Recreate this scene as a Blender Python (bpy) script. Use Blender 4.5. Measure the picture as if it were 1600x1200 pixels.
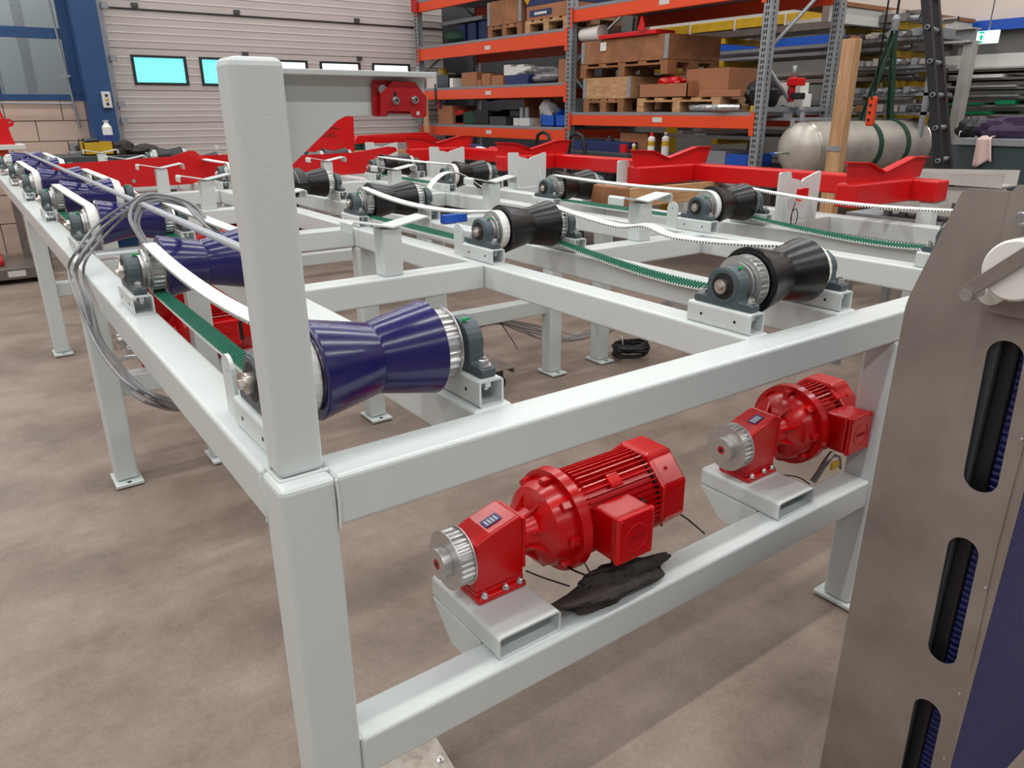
import bpy, math, random
import numpy as np
from mathutils import Vector, Matrix
random.seed(7)
sc = bpy.context.scene
for o in list(bpy.data.objects): bpy.data.objects.remove(o)
COL = sc.collection

# ---------------------------------------------------------------- camera
YAW, PIT, ROL, FPX = .6255, .3547, -.0034, 1158.4
CAM = Vector((-.3235, -1.1038, 1.7058))
def _axes():
    cy, sy, cp, sp = math.cos(YAW), math.sin(YAW), math.cos(PIT), math.sin(PIT)
    fwd = Vector((cp*sy, cp*cy, -sp)); right = Vector((cy, -sy, 0)); up = right.cross(fwd)
    cr, sr = math.cos(ROL), math.sin(ROL)
    return cr*right + sr*up, -sr*right + cr*up, fwd
RX, UX, FX = _axes()
cd = bpy.data.cameras.new('camera'); cam = bpy.data.objects.new('camera', cd); COL.objects.link(cam)
cd.sensor_width = 36; cd.lens = FPX*36/1600; cd.clip_start = .02; cd.clip_end = 200
m = Matrix((RX, UX, -FX)).transposed().to_4x4(); m.translation = CAM; cam.matrix_world = m
sc.camera = cam
sc.view_settings.view_transform = 'Standard'; sc.view_settings.look = 'None'
sc.view_settings.gamma = 1; sc.view_settings.use_curve_mapping = False
sc.view_settings.exposure = 0.0

# ---------------------------------------------------------------- light: bright hall with rows of tube lamps
w = bpy.data.worlds.new('hall_air'); sc.world = w; w.use_nodes = True
w.node_tree.nodes['Background'].inputs[0].default_value = (.93, .93, 1.0, 1)
w.node_tree.nodes['Background'].inputs[1].default_value = .19
LAMP_W = 335
for j, y in enumerate((-9.0, -3.6, -.4, 2.8, 6.0, 9.2)):
    ld = bpy.data.lights.new('tube_lamp', 'AREA'); ld.shape = 'RECTANGLE'; ld.size = 19; ld.size_y = .16
    ld.energy = LAMP_W; ld.color = (1, .98, .955)
    lo = bpy.data.objects.new('tube_lamp', ld); COL.objects.link(lo); lo.location = (.5, y, 6.2)
ld = bpy.data.lights.new('office_fill', 'AREA'); ld.shape = 'RECTANGLE'; ld.size = 5; ld.size_y = .5; ld.energy = 170  # added fill light inside the office, brightens the view through its window
lo = bpy.data.objects.new('office_fill', ld); COL.objects.link(lo); lo.location = (-1.2, 11.7, 4.4)

# ---------------------------------------------------------------- picture-to-place helper (offline survey of the photograph)
def at(px, py, X=None, Y=None, Z=None):
    d = RX*((px-800)/FPX) + UX*(-(py-600)/FPX) + FX
    if X is not None: t = (X-CAM.x)/d.x
    elif Y is not None: t = (Y-CAM.y)/d.y
    else: t = (Z-CAM.z)/d.z
    return CAM + d*t

# ---------------------------------------------------------------- materials
def mat(name, col, rough=.5, metal=0., noise=0., nscale=8., bump=0., bscale=60., emit=None, col2=None, coat=0., spec=None, stretch=None, gen=False):
    m = bpy.data.materials.new(name); m.use_nodes = True
    nt = m.node_tree; b = nt.nodes['Principled BSDF']
    b.inputs['Base Color'].default_value = (*col, 1); b.inputs['Roughness'].default_value = rough
    b.inputs['Metallic'].default_value = metal
    if spec is not None: b.inputs['Specular IOR Level'].default_value = spec
    if coat: b.inputs['Coat Weight'].default_value = coat; b.inputs['Coat Roughness'].default_value = .12
    if emit:
        b.inputs['Emission Color'].default_value = (*col, 1); b.inputs['Emission Strength'].default_value = emit
    if noise or bump or col2:
        tc = nt.nodes.new('ShaderNodeTexCoord'); mp = nt.nodes.new('ShaderNodeMapping')
        nt.links.new(tc.outputs['Object'], mp.inputs[0])
        if stretch: mp.inputs['Scale'].default_value = stretch
    if noise or col2:
        n = nt.nodes.new('ShaderNodeTexNoise'); n.inputs['Scale'].default_value = nscale; n.inputs['Detail'].default_value = 6
        n.inputs['Roughness'].default_value = .62
        nt.links.new(mp.outputs[0], n.inputs['Vector'])
        r = nt.nodes.new('ShaderNodeValToRGB'); r.color_ramp.elements[0].position = .3; r.color_ramp.elements[1].position = .72
        c2 = col2 or tuple(c*(1-noise) for c in col)
        r.color_ramp.elements[0].color = (*c2, 1); r.color_ramp.elements[1].color = (*col, 1)
        nt.links.new(n.outputs['Fac'], r.inputs[0]); nt.links.new(r.outputs[0], b.inputs['Base Color'])
    if bump:
        n2 = nt.nodes.new('ShaderNodeTexNoise'); n2.inputs['Scale'].default_value = bscale; n2.inputs['Detail'].default_value = 4
        nt.links.new(mp.outputs[0], n2.inputs['Vector'])
        bp = nt.nodes.new('ShaderNodeBump'); bp.inputs['Strength'].default_value = bump; bp.inputs['Distance'].default_value = .004
        nt.links.new(n2.outputs['Fac'], bp.inputs['Height']); nt.links.new(bp.outputs[0], b.inputs['Normal'])
    return m
def S(r, g, b):   # sRGB 0-255 -> linear
    f = lambda c: (c/255/12.92) if c/255 <= .04045 else ((c/255+.055)/1.055)**2.4
    return (f(r), f(g), f(b))
M = {}
M['paint'] = mat('grey_white_paint', S(208, 215, 213), .3, bump=.10, bscale=260, spec=.5)
M['weld'] = mat('weld_bead', S(216, 222, 219), .3, bump=.3, bscale=500)
M['red'] = mat('red_gloss_paint', S(200, 4, 8), .24, bump=.03, bscale=200, coat=.15)
M['red2'] = mat('red_frame_paint', S(204, 18, 22), .3, bump=.05, bscale=120)
M['darkred'] = mat('red_bracket_paint', S(182, 20, 30), .42)
M['blue_pu'] = mat('blue_polyurethane', S(30, 26, 96), .22, noise=.25, nscale=14, coat=.25)
M['black_pu'] = mat('black_rubber', S(17, 17, 18), .3, noise=.2, nscale=16)
M['cast'] = mat('grey_cast_iron', S(72, 86, 90), .42, bump=.25, bscale=300)
M['dark'] = mat('dark_rubber_seal', S(22, 22, 22), .5)
M['alu'] = mat('milled_aluminium', (.66, .66, .65), .36, .85, noise=.12, nscale=60)
M['zinc'] = mat('zinc_plated_steel', (.72, .73, .74), .28, 1., noise=.25, nscale=120)
M['shaft'] = mat('turned_steel', (.62, .56, .52), .3, 1.)
M['brushed'] = mat('worn_stainless_sheet', S(158, 148, 140), .5, .35, noise=.35, nscale=3.2, bump=.04, bscale=30, col2=S(124, 114, 106))
M['strip'] = mat('dull_steel_strip', S(120, 112, 106), .45, .4, noise=.3, nscale=12)
M['glass'] = mat('clear_glass', (.9, .95, .95), .0, spec=.6)
M['glass'].node_tree.nodes['Principled BSDF'].inputs['Transmission Weight'].default_value = 1.0
M['office'] = mat('office_interior', S(168, 174, 176), .7)
M['shadewall'] = mat('unlit_store_wall', S(70, 70, 74), .8)  # dark grey puts the unlit depth behind the racks into the wall colour
M['beltw'] = mat('white_belt', S(238, 238, 232), .5)
M['beltg'] = mat('green_belt_fabric', S(20, 108, 84), .55)
M['pale'] = mat('pale_bent_sheet', S(196, 192, 186), .4, .2, noise=.2, nscale=9)
M['wornplate'] = mat('worn_bright_plate', S(205, 198, 188), .4, .4, noise=.4, nscale=18, col2=S(142, 130, 118))
M['green'] = mat('green_plastic_cap', S(20, 160, 92), .4)
M['greyplastic'] = mat('grey_plastic_tube', S(176, 182, 188), .3)
M['cable'] = mat('grey_cable', S(128, 128, 130), .4)
M['blackcable'] = mat('black_cable', S(24, 24, 26), .4)
M['labelblue'] = mat('blue_label', S(50, 60, 130), .4)
M['white'] = mat('white_plastic', S(230, 228, 222), .4)
M['offwhite'] = mat('off_white_print', S(205, 205, 200), .5)
M['galv'] = mat('galvanised_steel', S(158, 162, 166), .45, .35, noise=.25, nscale=25)
M['orange'] = mat('orange_rack_paint', S(226, 74, 30), .4)
M['shelfgrey'] = mat('grey_shelf_board', S(132, 132, 136), .6)
M['wood'] = mat('pine_wood', S(202, 164, 120), .65, noise=.3, nscale=6, stretch=(1, 1, 6), col2=S(158, 112, 72))
M['woodv'] = mat('upright_pine', S(200, 160, 118), .65, noise=.3, nscale=6, stretch=(5, 5, .5), col2=S(164, 122, 84))
M['wood2'] = mat('brown_pallet_wood', S(164, 112, 74), .7, noise=.3, nscale=5, col2=S(122, 80, 50))
M['card'] = mat('brown_cardboard', S(164, 110, 76), .75, noise=.15, nscale=5)
M['navy'] = mat('navy_plastic', S(28, 44, 92), .5)
M['bluebin'] = mat('bright_blue_plastic', S(20, 78, 176), .4)
M['yellow'] = mat('yellow_paint', S(200, 160, 20), .5, noise=.25, nscale=8)
M['darkgrey'] = mat('dark_grey_paint', S(58, 62, 64), .5)
M['black'] = mat('black_plastic', S(26, 27, 29), .45)
M['bag'] = mat('clear_plastic_wrap', S(170, 170, 170), .25, noise=.5, nscale=20, bump=.8, bscale=25)
M['rag'] = mat('dark_cloth', S(62, 54, 50), .8, noise=.4, nscale=30, bump=.8, bscale=60)
M['stain'] = mat('brushed_tank_steel', S(206, 200, 190), .38, .4, noise=.3, nscale=3, col2=S(164, 158, 148))
M['greensling'] = mat('green_webbing', S(28, 66, 50), .75)
M['bluepaint'] = mat('blue_column_paint', S(30, 72, 120), .45, noise=.2, nscale=3)
M['block'] = mat('pink_beige_block', S(200, 176, 160), .8, noise=.12, nscale=5, bump=.3, bscale=40)
M['door'] = mat('door_panel_paint', S(190, 180, 176), .42, noise=.08, nscale=4, bump=.1, bscale=200)
M['daylight'] = mat('daylit_pane', S(110, 222, 232), .3, emit=1.2)
M['daylight2'] = mat('bright_daylit_pane', S(225, 245, 250), .3, emit=1.6)
M['cream'] = mat('cream_wall_paint', S(214, 200, 188), .8)
M['wallgrey'] = mat('grey_wall_cladding', S(120, 118, 114), .7, noise=.2, nscale=2)
M['greenmat'] = mat('green_sheet_plastic', S(14, 130, 84), .4)
M['slate'] = mat('dark_slate_plate', S(56, 70, 74), .6, noise=.15, nscale=6)
M['pink'] = mat('pink_cloth', S(214, 186, 180), .85, bump=.5, bscale=80)
M['purple'] = mat('purple_cloth', S(62, 48, 74), .9, bump=.8, bscale=60)
M['frosted'] = mat('office_glass', S(150, 160, 166), .06, .0, noise=.3, nscale=1.5, spec=1.0)
M['pipe'] = mat('stacked_steel_tube', S(140, 134, 128), .35, .7, noise=.3, nscale=10)
M['exit'] = mat('lit_sign_white', S(215, 250, 240), .3, emit=1.1)
M['exitg'] = mat('lit_sign_green', S(30, 170, 140), .3, emit=.9)
M['belt_blue'] = None
# floor material: sealed concrete, brown grey with wide brush marks
def floor_mat():
    m = bpy.data.materials.new('sealed_concrete'); m.use_nodes = True; nt = m.node_tree; b = nt.nodes['Principled BSDF']
    tc = nt.nodes.new('ShaderNodeTexCoord')
    def noise(scale, detail, sx=1, sy=1, rough=.6, rot=0.):
        mp = nt.nodes.new('ShaderNodeMapping'); mp.inputs['Scale'].default_value = (sx, sy, 1); mp.inputs['Rotation'].default_value = (0, 0, rot)
        nt.links.new(tc.outputs['Object'], mp.inputs[0])
        n = nt.nodes.new('ShaderNodeTexNoise'); n.inputs['Scale'].default_value = scale; n.inputs['Detail'].default_value = detail; n.inputs['Roughness'].default_value = rough
        nt.links.new(mp.outputs[0], n.inputs['Vector']); return n
    big = noise(1.6, 8, 1, 1, .68); fine = noise(60, 10, 1, 1, .85); brush = noise(2.4, 5, .5, 3.2, .6, .1)
    r1 = nt.nodes.new('ShaderNodeValToRGB'); r1.color_ramp.elements[0].position = .28; r1.color_ramp.elements[1].position = .7
    r1.color_ramp.elements[0].color = (*S(112, 98, 88), 1); r1.color_ramp.elements[1].color = (*S(168, 153, 142), 1)
    nt.links.new(big.outputs['Fac'], r1.inputs[0])
    r2 = nt.nodes.new('ShaderNodeValToRGB'); r2.color_ramp.elements[0].position = .32; r2.color_ramp.elements[1].position = .68
    r2.color_ramp.elements[0].color = (.58, .56, .55, 1); r2.color_ramp.elements[1].color = (1.16, 1.15, 1.13, 1)
    nt.links.new(fine.outputs['Fac'], r2.inputs[0])
    r3 = nt.nodes.new('ShaderNodeValToRGB'); r3.color_ramp.elements[0].position = .3; r3.color_ramp.elements[1].position = .65
    r3.color_ramp.elements[0].color = (.7, .66, .64, 1); r3.color_ramp.elements[1].color = (1.05, 1.03, 1, 1)
    nt.links.new(brush.outputs['Fac'], r3.inputs[0])
    m1 = nt.nodes.new('ShaderNodeMixRGB'); m1.blend_type = 'MULTIPLY'; m1.inputs[0].default_value = .6
    nt.links.new(r1.outputs[0], m1.inputs[1]); nt.links.new(r2.outputs[0], m1.inputs[2])
    m2 = nt.nodes.new('ShaderNodeMixRGB'); m2.blend_type = 'MULTIPLY'; m2.inputs[0].default_value = .42
    nt.links.new(m1.outputs[0], m2.inputs[1]); nt.links.new(r3.outputs[0], m2.inputs[2])
    # small dark scuffs
    sp = noise(7, 8, 1, 1, .8); rs = nt.nodes.new('ShaderNodeValToRGB'); rs.color_ramp.elements[0].position = .655; rs.color_ramp.elements[1].position = .70
    rs.color_ramp.elements[0].color = (1, 1, 1, 1); rs.color_ramp.elements[1].color = (.42, .4, .38, 1)
    nt.links.new(sp.outputs['Fac'], rs.inputs[0])
    m3 = nt.nodes.new('ShaderNodeMixRGB'); m3.blend_type = 'MULTIPLY'; m3.inputs[0].default_value = .8
    nt.links.new(m2.outputs[0], m3.inputs[1]); nt.links.new(rs.outputs[0], m3.inputs[2])
    nt.links.new(m3.outputs[0], b.inputs['Base Color'])
    mr = nt.nodes.new('ShaderNodeMapRange'); mr.inputs[3].default_value = .34; mr.inputs[4].default_value = .6
    nt.links.new(brush.outputs['Fac'], mr.inputs[0]); nt.links.new(mr.outputs[0], b.inputs['Roughness'])
    b.inputs['Specular IOR Level'].default_value = .35
    return m
M['floor'] = floor_mat()
def ribbed_blue():
    m = bpy.data.materials.new('blue_ribbed_belt'); m.use_nodes = True; nt = m.node_tree; b = nt.nodes['Principled BSDF']
    b.inputs['Base Color'].default_value = (*S(6, 18, 92), 1); b.inputs['Roughness'].default_value = .5
    tc = nt.nodes.new('ShaderNodeTexCoord'); mp = nt.nodes.new('ShaderNodeMapping'); mp.inputs['Rotation'].default_value = (0, .25, 0)
    nt.links.new(tc.outputs['Object'], mp.inputs[0])
    wv = nt.nodes.new('ShaderNodeTexWave'); wv.bands_direction = 'Z'; wv.inputs['Scale'].default_value = 22; wv.inputs['Distortion'].default_value = 2.5; wv.inputs['Detail'].default_value = 4; wv.inputs['Detail Scale'].default_value = 3
    nt.links.new(mp.outputs[0], wv.inputs['Vector'])
    bp = nt.nodes.new('ShaderNodeBump'); bp.inputs['Strength'].default_value = .8; bp.inputs['Distance'].default_value = .004
    nt.links.new(wv.outputs['Fac'], bp.inputs['Height']); nt.links.new(bp.outputs[0], b.inputs['Normal'])
    return m
M['belt_blue'] = ribbed_blue()

# ---------------------------------------------------------------- mesh builder
class MB:
    def __init__(s): s.v = []; s.f = []; s.mi = []; s.sm = []
    def add(s, vs, fs, mi=0, sm=False, T=None):
        k = len(s.v)
        if T is not None: vs = [T @ Vector(p) for p in vs]
        s.v += [tuple(p) for p in vs]
        for f in fs: s.f.append(tuple(k+i for i in f)); s.mi.append(mi); s.sm.append(sm)
        return s
    def box(s, x0, y0, z0, x1, y1, z1, mi=0, T=None):
        v = [(x, y, z) for z in (z0, z1) for y in (y0, y1) for x in (x0, x1)]
        return s.add(v, [(0, 2, 3, 1), (4, 5, 7, 6), (0, 1, 5, 4), (2, 6, 7, 3), (0, 4, 6, 2), (1, 3, 7, 5)], mi, False, T)
    def prism(s, poly, ax, a, b, mi=0, T=None, sm=False):
        # poly in the two other axes (order x,y,z without ax)
        def P(u, v, w):
            return {'x': (w, u, v), 'y': (u, w, v), 'z': (u, v, w)}[ax]
        n = len(poly); v = [P(u, w_, a) for u, w_ in poly] + [P(u, w_, b) for u, w_ in poly]
        k0 = len(s.v)
        s.add(v, [tuple(range(n))[::-1], tuple(range(n, 2*n))], mi, False, T)
        for i in range(n):
            j = (i+1) % n; s.f.append((k0+i, k0+j, k0+n+j, k0+n+i)); s.mi.append(mi); s.sm.append(sm)
        return s
    def rot(s, ax, prof, n=24, c=(0, 0, 0), mi=0, cap=True, T=None, sm=True, wob=None):
        # prof: list of (t along axis, radius)
        vs = []
        for q, (t, r) in enumerate(prof):
            for i in range(n):
                a = 2*math.pi*i/n; rr = r*(wob(q, i) if wob else 1); u, w_ = rr*math.cos(a), rr*math.sin(a)
                p = {'x': (t, u, w_), 'y': (w_, t, u), 'z': (u, w_, t)}[ax]
                vs.append((p[0]+c[0], p[1]+c[1], p[2]+c[2]))
        fs = []
        for q in range(len(prof)-1):
            for i in range(n):
                j = (i+1) % n; fs.append((q*n+i, q*n+j, (q+1)*n+j, (q+1)*n+i))
        k0 = len(s.v)
        s.add(vs, fs, mi, sm, T)
        if cap:
            s.f.append(tuple(k0+i for i in range(n))[::-1]); s.mi.append(mi); s.sm.append(False)
            q = len(prof)-1; s.f.append(tuple(k0+q*n+i for i in range(n))); s.mi.append(mi); s.sm.append(False)
        return s
    def tube(s, pts, r, n=8, mi=0, cap=True, flat=None):
        pts = [Vector(p) for p in pts]; k0 = len(s.v); up = Vector((0, 0, 1)); prev = None
        for i, p in enumerate(pts):
            d = (pts[min(i+1, len(pts)-1)]-pts[max(i-1, 0)])
            d = d.normalized() if d.length > 1e-9 else Vector((1, 0, 0))
            if prev is None:
                a = d.cross(up)
                if a.length < .05: a = d.cross(Vector((1, 0, 0)))
            else: a = prev - d*prev.dot(d)
            a.normalize(); prev = a; b = d.cross(a)
            for k in range(n):
                t = 2*math.pi*k/n; s.v.append(tuple(p + a*(r*math.cos(t)) + b*(r*math.sin(t)*(flat or 1))))
        for i in range(len(pts)-1):
            for k in range(n):
                l = (k+1) % n; s.f.append((k0+i*n+k, k0+(i+1)*n+k, k0+(i+1)*n+l, k0+i*n+l)); s.mi.append(mi); s.sm.append(True)
        if cap:
            s.f.append(tuple(k0+k for k in range(n))); s.mi.append(mi); s.sm.append(False)
            e = k0+(len(pts)-1)*n; s.f.append(tuple(e+k for k in range(n))[::-1]); s.mi.append(mi); s.sm.append(False)
        return s
    def mesh(s, name, mats):
        me = bpy.data.meshes.new(name); me.from_pydata(s.v, [], s.f)
        for m_ in (mats if isinstance(mats, (list, tuple)) else [mats]): me.materials.append(M[m_] if isinstance(m_, str) else m_)
        me.polygons.foreach_set('material_index', s.mi); me.polygons.foreach_set('use_smooth', s.sm)
        me.update()
        import bmesh
        bm = bmesh.new(); bm.from_mesh(me); bmesh.ops.recalc_face_normals(bm, faces=bm.faces)
        for e in bm.edges:
            if len(e.link_faces) == 2 and e.calc_face_angle(0) > .5: e.smooth = False
        bm.to_mesh(me); bm.free()
        return me
    def obj(s, name, mats, parent=None, bev=0., loc=None, seg=2, stuff=False):
        o = bpy.data.objects.new(name, s.mesh(name, mats)); COL.objects.link(o)
        if parent is not None: o.parent = parent
        if loc is not None: o.location = loc
        if bev:
            md = o.modifiers.new('bevel', 'BEVEL'); md.width = bev; md.segments = seg; md.limit_method = 'ANGLE'; md.angle_limit = math.radians(40)
            md.harden_normals = False
        if stuff: o['kind'] = 'stuff'
        return o
def thing(name, label, cat, loc=(0, 0, 0), group=None, rotz=0.):
    o = bpy.data.objects.new(name, None); COL.objects.link(o); o.location = loc; o.rotation_euler = (0, 0, rotz)
    o.empty_display_size = .05; o['label'] = label; o['category'] = cat
    if group: o['group'] = group
    return o
def tag(o, label, cat, group=None):
    o['label'] = label; o['category'] = cat
    if group: o['group'] = group
    return o
def struct(o): o['kind'] = 'structure'; return o
CH = {}
def copy_tree(o, parent=None, loc=None, label=None, group=None):
    c = o.copy(); COL.objects.link(c)
    if parent is not None: c.parent = parent
    if loc is not None: c.location = loc
    if label: c['label'] = label
    if group: c['group'] = group
    for ch in list(o.children): copy_tree(ch, c)
    return c
ORD = ['nearest', 'second', 'third', 'fourth', 'fifth', 'sixth', 'seventh', 'eighth']
def hexbolt(mb, x, y, z, r=.012, h=.012, mi=0, ax='z', washer=True):
    if washer: mb.rot(ax, [(0, r*1.55), (.0025, r*1.55)], 14, (x, y, z), mi)
    mb.rot(ax, [(.0025, r*1.1), (h, r*1.1), (h+.001, r*.9)], 6, (x, y, z), mi, sm=False)
    mb.rot(ax, [(h, r*.55), (h+.006, r*.55)], 10, (x, y, z), mi)
def rtube_mb(x0, x1, z0, z1, y0, y1, t=.005, rad=.008, mb=None):
    # hollow rectangular tube along y
    mb = mb or MB()
    def ring(a, b, c, d, r):
        pts = []
        for (cx, cz, a0) in ((b-r, d-r, 0), (a+r, d-r, 90), (a+r, c+r, 180), (b-r, c+r, 270)):
            for k in range(4):
                q = math.radians(a0+30*k); pts.append((cx+r*math.cos(q), cz+r*math.sin(q)))
        return pts
    O = ring(x0, x1, z0, z1, rad); I = ring(x0+t, x1-t, z0+t, z1-t, max(rad-t, .002)); n = len(O)
    v = [(p[0], y, p[1]) for y in (y0, y1) for p in O] + [(p[0], y, p[1]) for y in (y0, y1) for p in I]
    f = []
    for i in range(n):
        j = (i+1) % n
        f += [(i, j, n+j, n+i), (2*n+i, 3*n+i, 3*n+j, 2*n+j), (i, 2*n+i, 2*n+j, j), (n+i, n+j, 3*n+j, 3*n+i)]
    return mb.add(v, f)
def plate2d(name, outline, holes, th, mats, parent=None, M4=None, bev=0.):
    cu = bpy.data.curves.new(name, 'CURVE'); cu.dimensions = '2D'; cu.fill_mode = 'BOTH'; cu.extrude = th/2
    for pl in [outline]+list(holes):
        sp = cu.splines.new('POLY'); sp.points.add(len(pl)-1); sp.use_cyclic_u = True
        for i, p in enumerate(pl): sp.points[i].co = (p[0], p[1], 0, 1)
    o = bpy.data.objects.new(name+'_tmp', cu); COL.objects.link(o)
    me = bpy.data.meshes.new_from_object(o.evaluated_get(bpy.context.evaluated_depsgraph_get())); me.name = name
    bpy.data.objects.remove(o)
    if M4 is not None: me.transform(M4)
    me.materials.clear(); me.materials.append(M[mats])
    for p in me.polygons: p.use_smooth = False
    r = bpy.data.objects.new(name, me); COL.objects.link(r)
    if parent is not None: r.parent = parent
    return r
def circ(cx, cy, r, n=16, a0=0, a1=360):
    k = n if a1-a0 >= 360 else n+1
    return [(cx+r*math.cos(math.radians(a0+(a1-a0)*i/n)), cy+r*math.sin(math.radians(a0+(a1-a0)*i/n))) for i in range(k)]
def MX(ax, w):   # plate plane to world: 'x': (u,v)->(w,u,v); 'y': (u,v)->(u,w,v)
    if ax == 'x': return Matrix(((0, 0, 1, w), (1, 0, 0, 0), (0, 1, 0, 0), (0, 0, 0, 1)))
    return Matrix(((1, 0, 0, 0), (0, 0, -1, w), (0, 1, 0, 0), (0, 0, 0, 1)))
# ================================================================ the hall
H = 1.1134; BZ = H+.0605         # top of the welded tables, top of the bearing blocks
YW = 10.4; XW = 10.5
struct(MB().box(-9, -16, -.2, 14, 14, 0).obj('floor', 'floor'))
# back wall: block masonry left of the sectional door
bw = MB(); bw.box(-9, YW+.02, 0, 1.2, YW+.3, 1.84); bw.box(-9, YW+.02, 4.2, 1.2, YW+.3, 5.6); bw.box(-9, YW+.02, 1.84, -3.3, YW+.3, 4.2)
back = struct(bw.obj('wall_back', 'cream'))
struct(MB().box(6.6, YW+.0, 0, 14, YW+.3, 5.6).obj('wall_rear', 'shadewall'))
off = struct(MB().box(-6, YW+2.4, .0, 2.5, YW+2.5, 4.6).obj('wall_office', 'office'))
MB().box(-6, YW+.3, 1.2, 2.5, YW+2.4, 1.3).obj('office_floor', 'shelfgrey', off)
for x in (-2.6, -1.0, .35, .75): MB().box(x, YW+1.6, 1.3, x+.12, YW+1.75, 4.4).obj('office_post', 'galv', off)
MB().box(-.35, YW+1.5, 1.3, .05, YW+1.56, 4.4).obj('office_board', 'wallgrey', off)
hb = MB()
for r_, (z0, z1) in enumerate(((0, .36), (.37, .71), (.72, 1.07), (1.08, 1.34), (1.35, 1.585), (1.595, 1.82))):
    for c in range(-8, 3):
        x0 = c*.62+(r_ % 2)*.31; x1 = min(x0+.61, 1.19)
        if x1 - x0 < .05: continue
        o = MB().box(x0, YW-.055+random.uniform(0, .003), z0, x1, YW+.02, z1).obj('wall_block', 'block', back)
wall_right = struct(MB().box(XW, -16, 0, XW+.2, YW+.3, 5.6).obj('wall_right', 'wallgrey'))
MB().box(XW-.03, -12, 2.7, XW, 9, 5.6).obj('upper_cladding', 'cream', wall_right)
MB().box(XW-.12, -12, 2.6, XW-.03, 9, 2.72).obj('crane_rail', 'bluebin', wall_right)
# blue steel column beside the door
col = MB().box(1.19, YW-.42, 0, 1.48, YW+.0, 5.6).obj('trim_1', 'bluepaint'); struct(col)
# door guide rail
rail = struct(MB().box(1.49, YW-.2, 0, 1.58, YW, 5.6).obj('trim_2', 'galv'))
for z in (.5, 1.05, 1.55, 1.75, 2.3, 2.9):
    MB().box(1.56, YW-.24, z, 1.64, YW-.17, z+.07).obj('hinge_bracket', 'galv', rail)
ch = MB()
for k in range(60): ch.box(1.485, YW-.225, .3+k*.05, 1.5, YW-.2, .33+k*.05)
ch.obj('chain_link', 'dark', rail, stuff=True)
# office window left of the column
win = struct(MB().box(-3.3, YW-.06, 1.83, 1.19, YW-.0, 1.9).obj('window_1', 'bluepaint'))
MB().box(-3.3, YW-.065, 2.54, 1.08, YW, 2.66).obj('window_transom', 'bluepaint', win)
MB().box(1.08, YW-.07, 1.9, 1.19, YW, 5.0).obj('window_jamb', 'bluepaint', win)
MB().box(.28, YW-.06, 1.9, .33, YW, 5.0).obj('window_mullion', 'bluepaint', win)
for a, b in ((-3.3, .28), (.33, 1.08)):
    MB().box(a, YW-.03, 1.9, b, YW-.02, 2.54).obj('pane', 'glass', win)
    MB().box(a, YW-.03, 2.66, b, YW-.02, 4.2).obj('pane', 'glass', win)
# sectional door: ribbed panels, one object each; fourth panel carries the windows
door = struct(MB().box(1.56, YW+.05, 0, 6.6, YW+.1, 5.4).obj('door_1', 'door'))
zs = [0.02, .55, 1.1, 1.55, 1.96, 2.47, 2.945, 3.45, 4.0, 4.6]
WX = [(1.84, 2.53), (2.70, 3.40), (3.55, 4.26), (4.44, 5.10), (5.30, 5.97)]
WX[2] = (3.16+.42, 4.25)
for i in range(len(zs)-1):
    z0, z1 = zs[i]+.004, zs[i+1]-.004
    if i == 4:
        p = MB()
        p.box(1.57, YW, z0, 6.6, YW+.05, 2.03); p.box(1.57, YW, 2.395, 6.6, YW+.05, z1)
        xs = [1.57]+[v for a in WX for v in a]+[6.6]
        for k in range(0, len(xs), 2): p.box(xs[k], YW, 2.03, xs[k+1], YW+.05, 2.395)
        po = p.obj('door_panel', 'door', door)
        for k, (a, b) in enumerate(WX):
            f = MB(); f.box(a, YW-.015, 2.03, b, YW+.01, 2.06); f.box(a, YW-.015, 2.365, b, YW+.01, 2.395)
            f.box(a, YW-.015, 2.06, a+.035, YW+.01, 2.365); f.box(b-.035, YW-.015, 2.06, b, YW+.01, 2.365)
            fo = f.obj('window_frame', 'black', door)
            MB().box(a+.035, YW+.012, 2.06, b-.035, YW+.02, 2.365).obj('pane', 'daylight' if k < 2 else 'daylight2', fo)
    else:
        MB().box(1.57, YW, z0, 6.6, YW+.05, z1).obj('door_panel', 'door', door)
    # pressed ribs
    n = 5; rb = MB()
    for k in range(1, n):
        z = z0+(z1-z0)*k/n
        if i == 4 and 2.0 < z < 2.42: 
            for q in range(0, 12, 2): rb.box(xs[q], YW-.006, z-.006, xs[q+1], YW, z+.002)
        else: rb.box(1.58, YW-.006, z-.006, 6.6, YW, z+.002)
    rb.obj('pressed_rib', 'white', door)
MB().box(1.57, YW-.01, 2.925, 6.6, YW, 2.945).obj('rubber_seal', 'black', door)
for x in (3.25, 5.05, 1.95): MB().box(x, YW-.03, 2.96, x+.08, YW, 3.01).obj('hinge', 'darkgrey', door)
for x in (3.3, 5.05): MB().box(x, YW-.03, 2.43, x+.08, YW, 2.48).obj('hinge', 'darkgrey', door)
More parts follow.
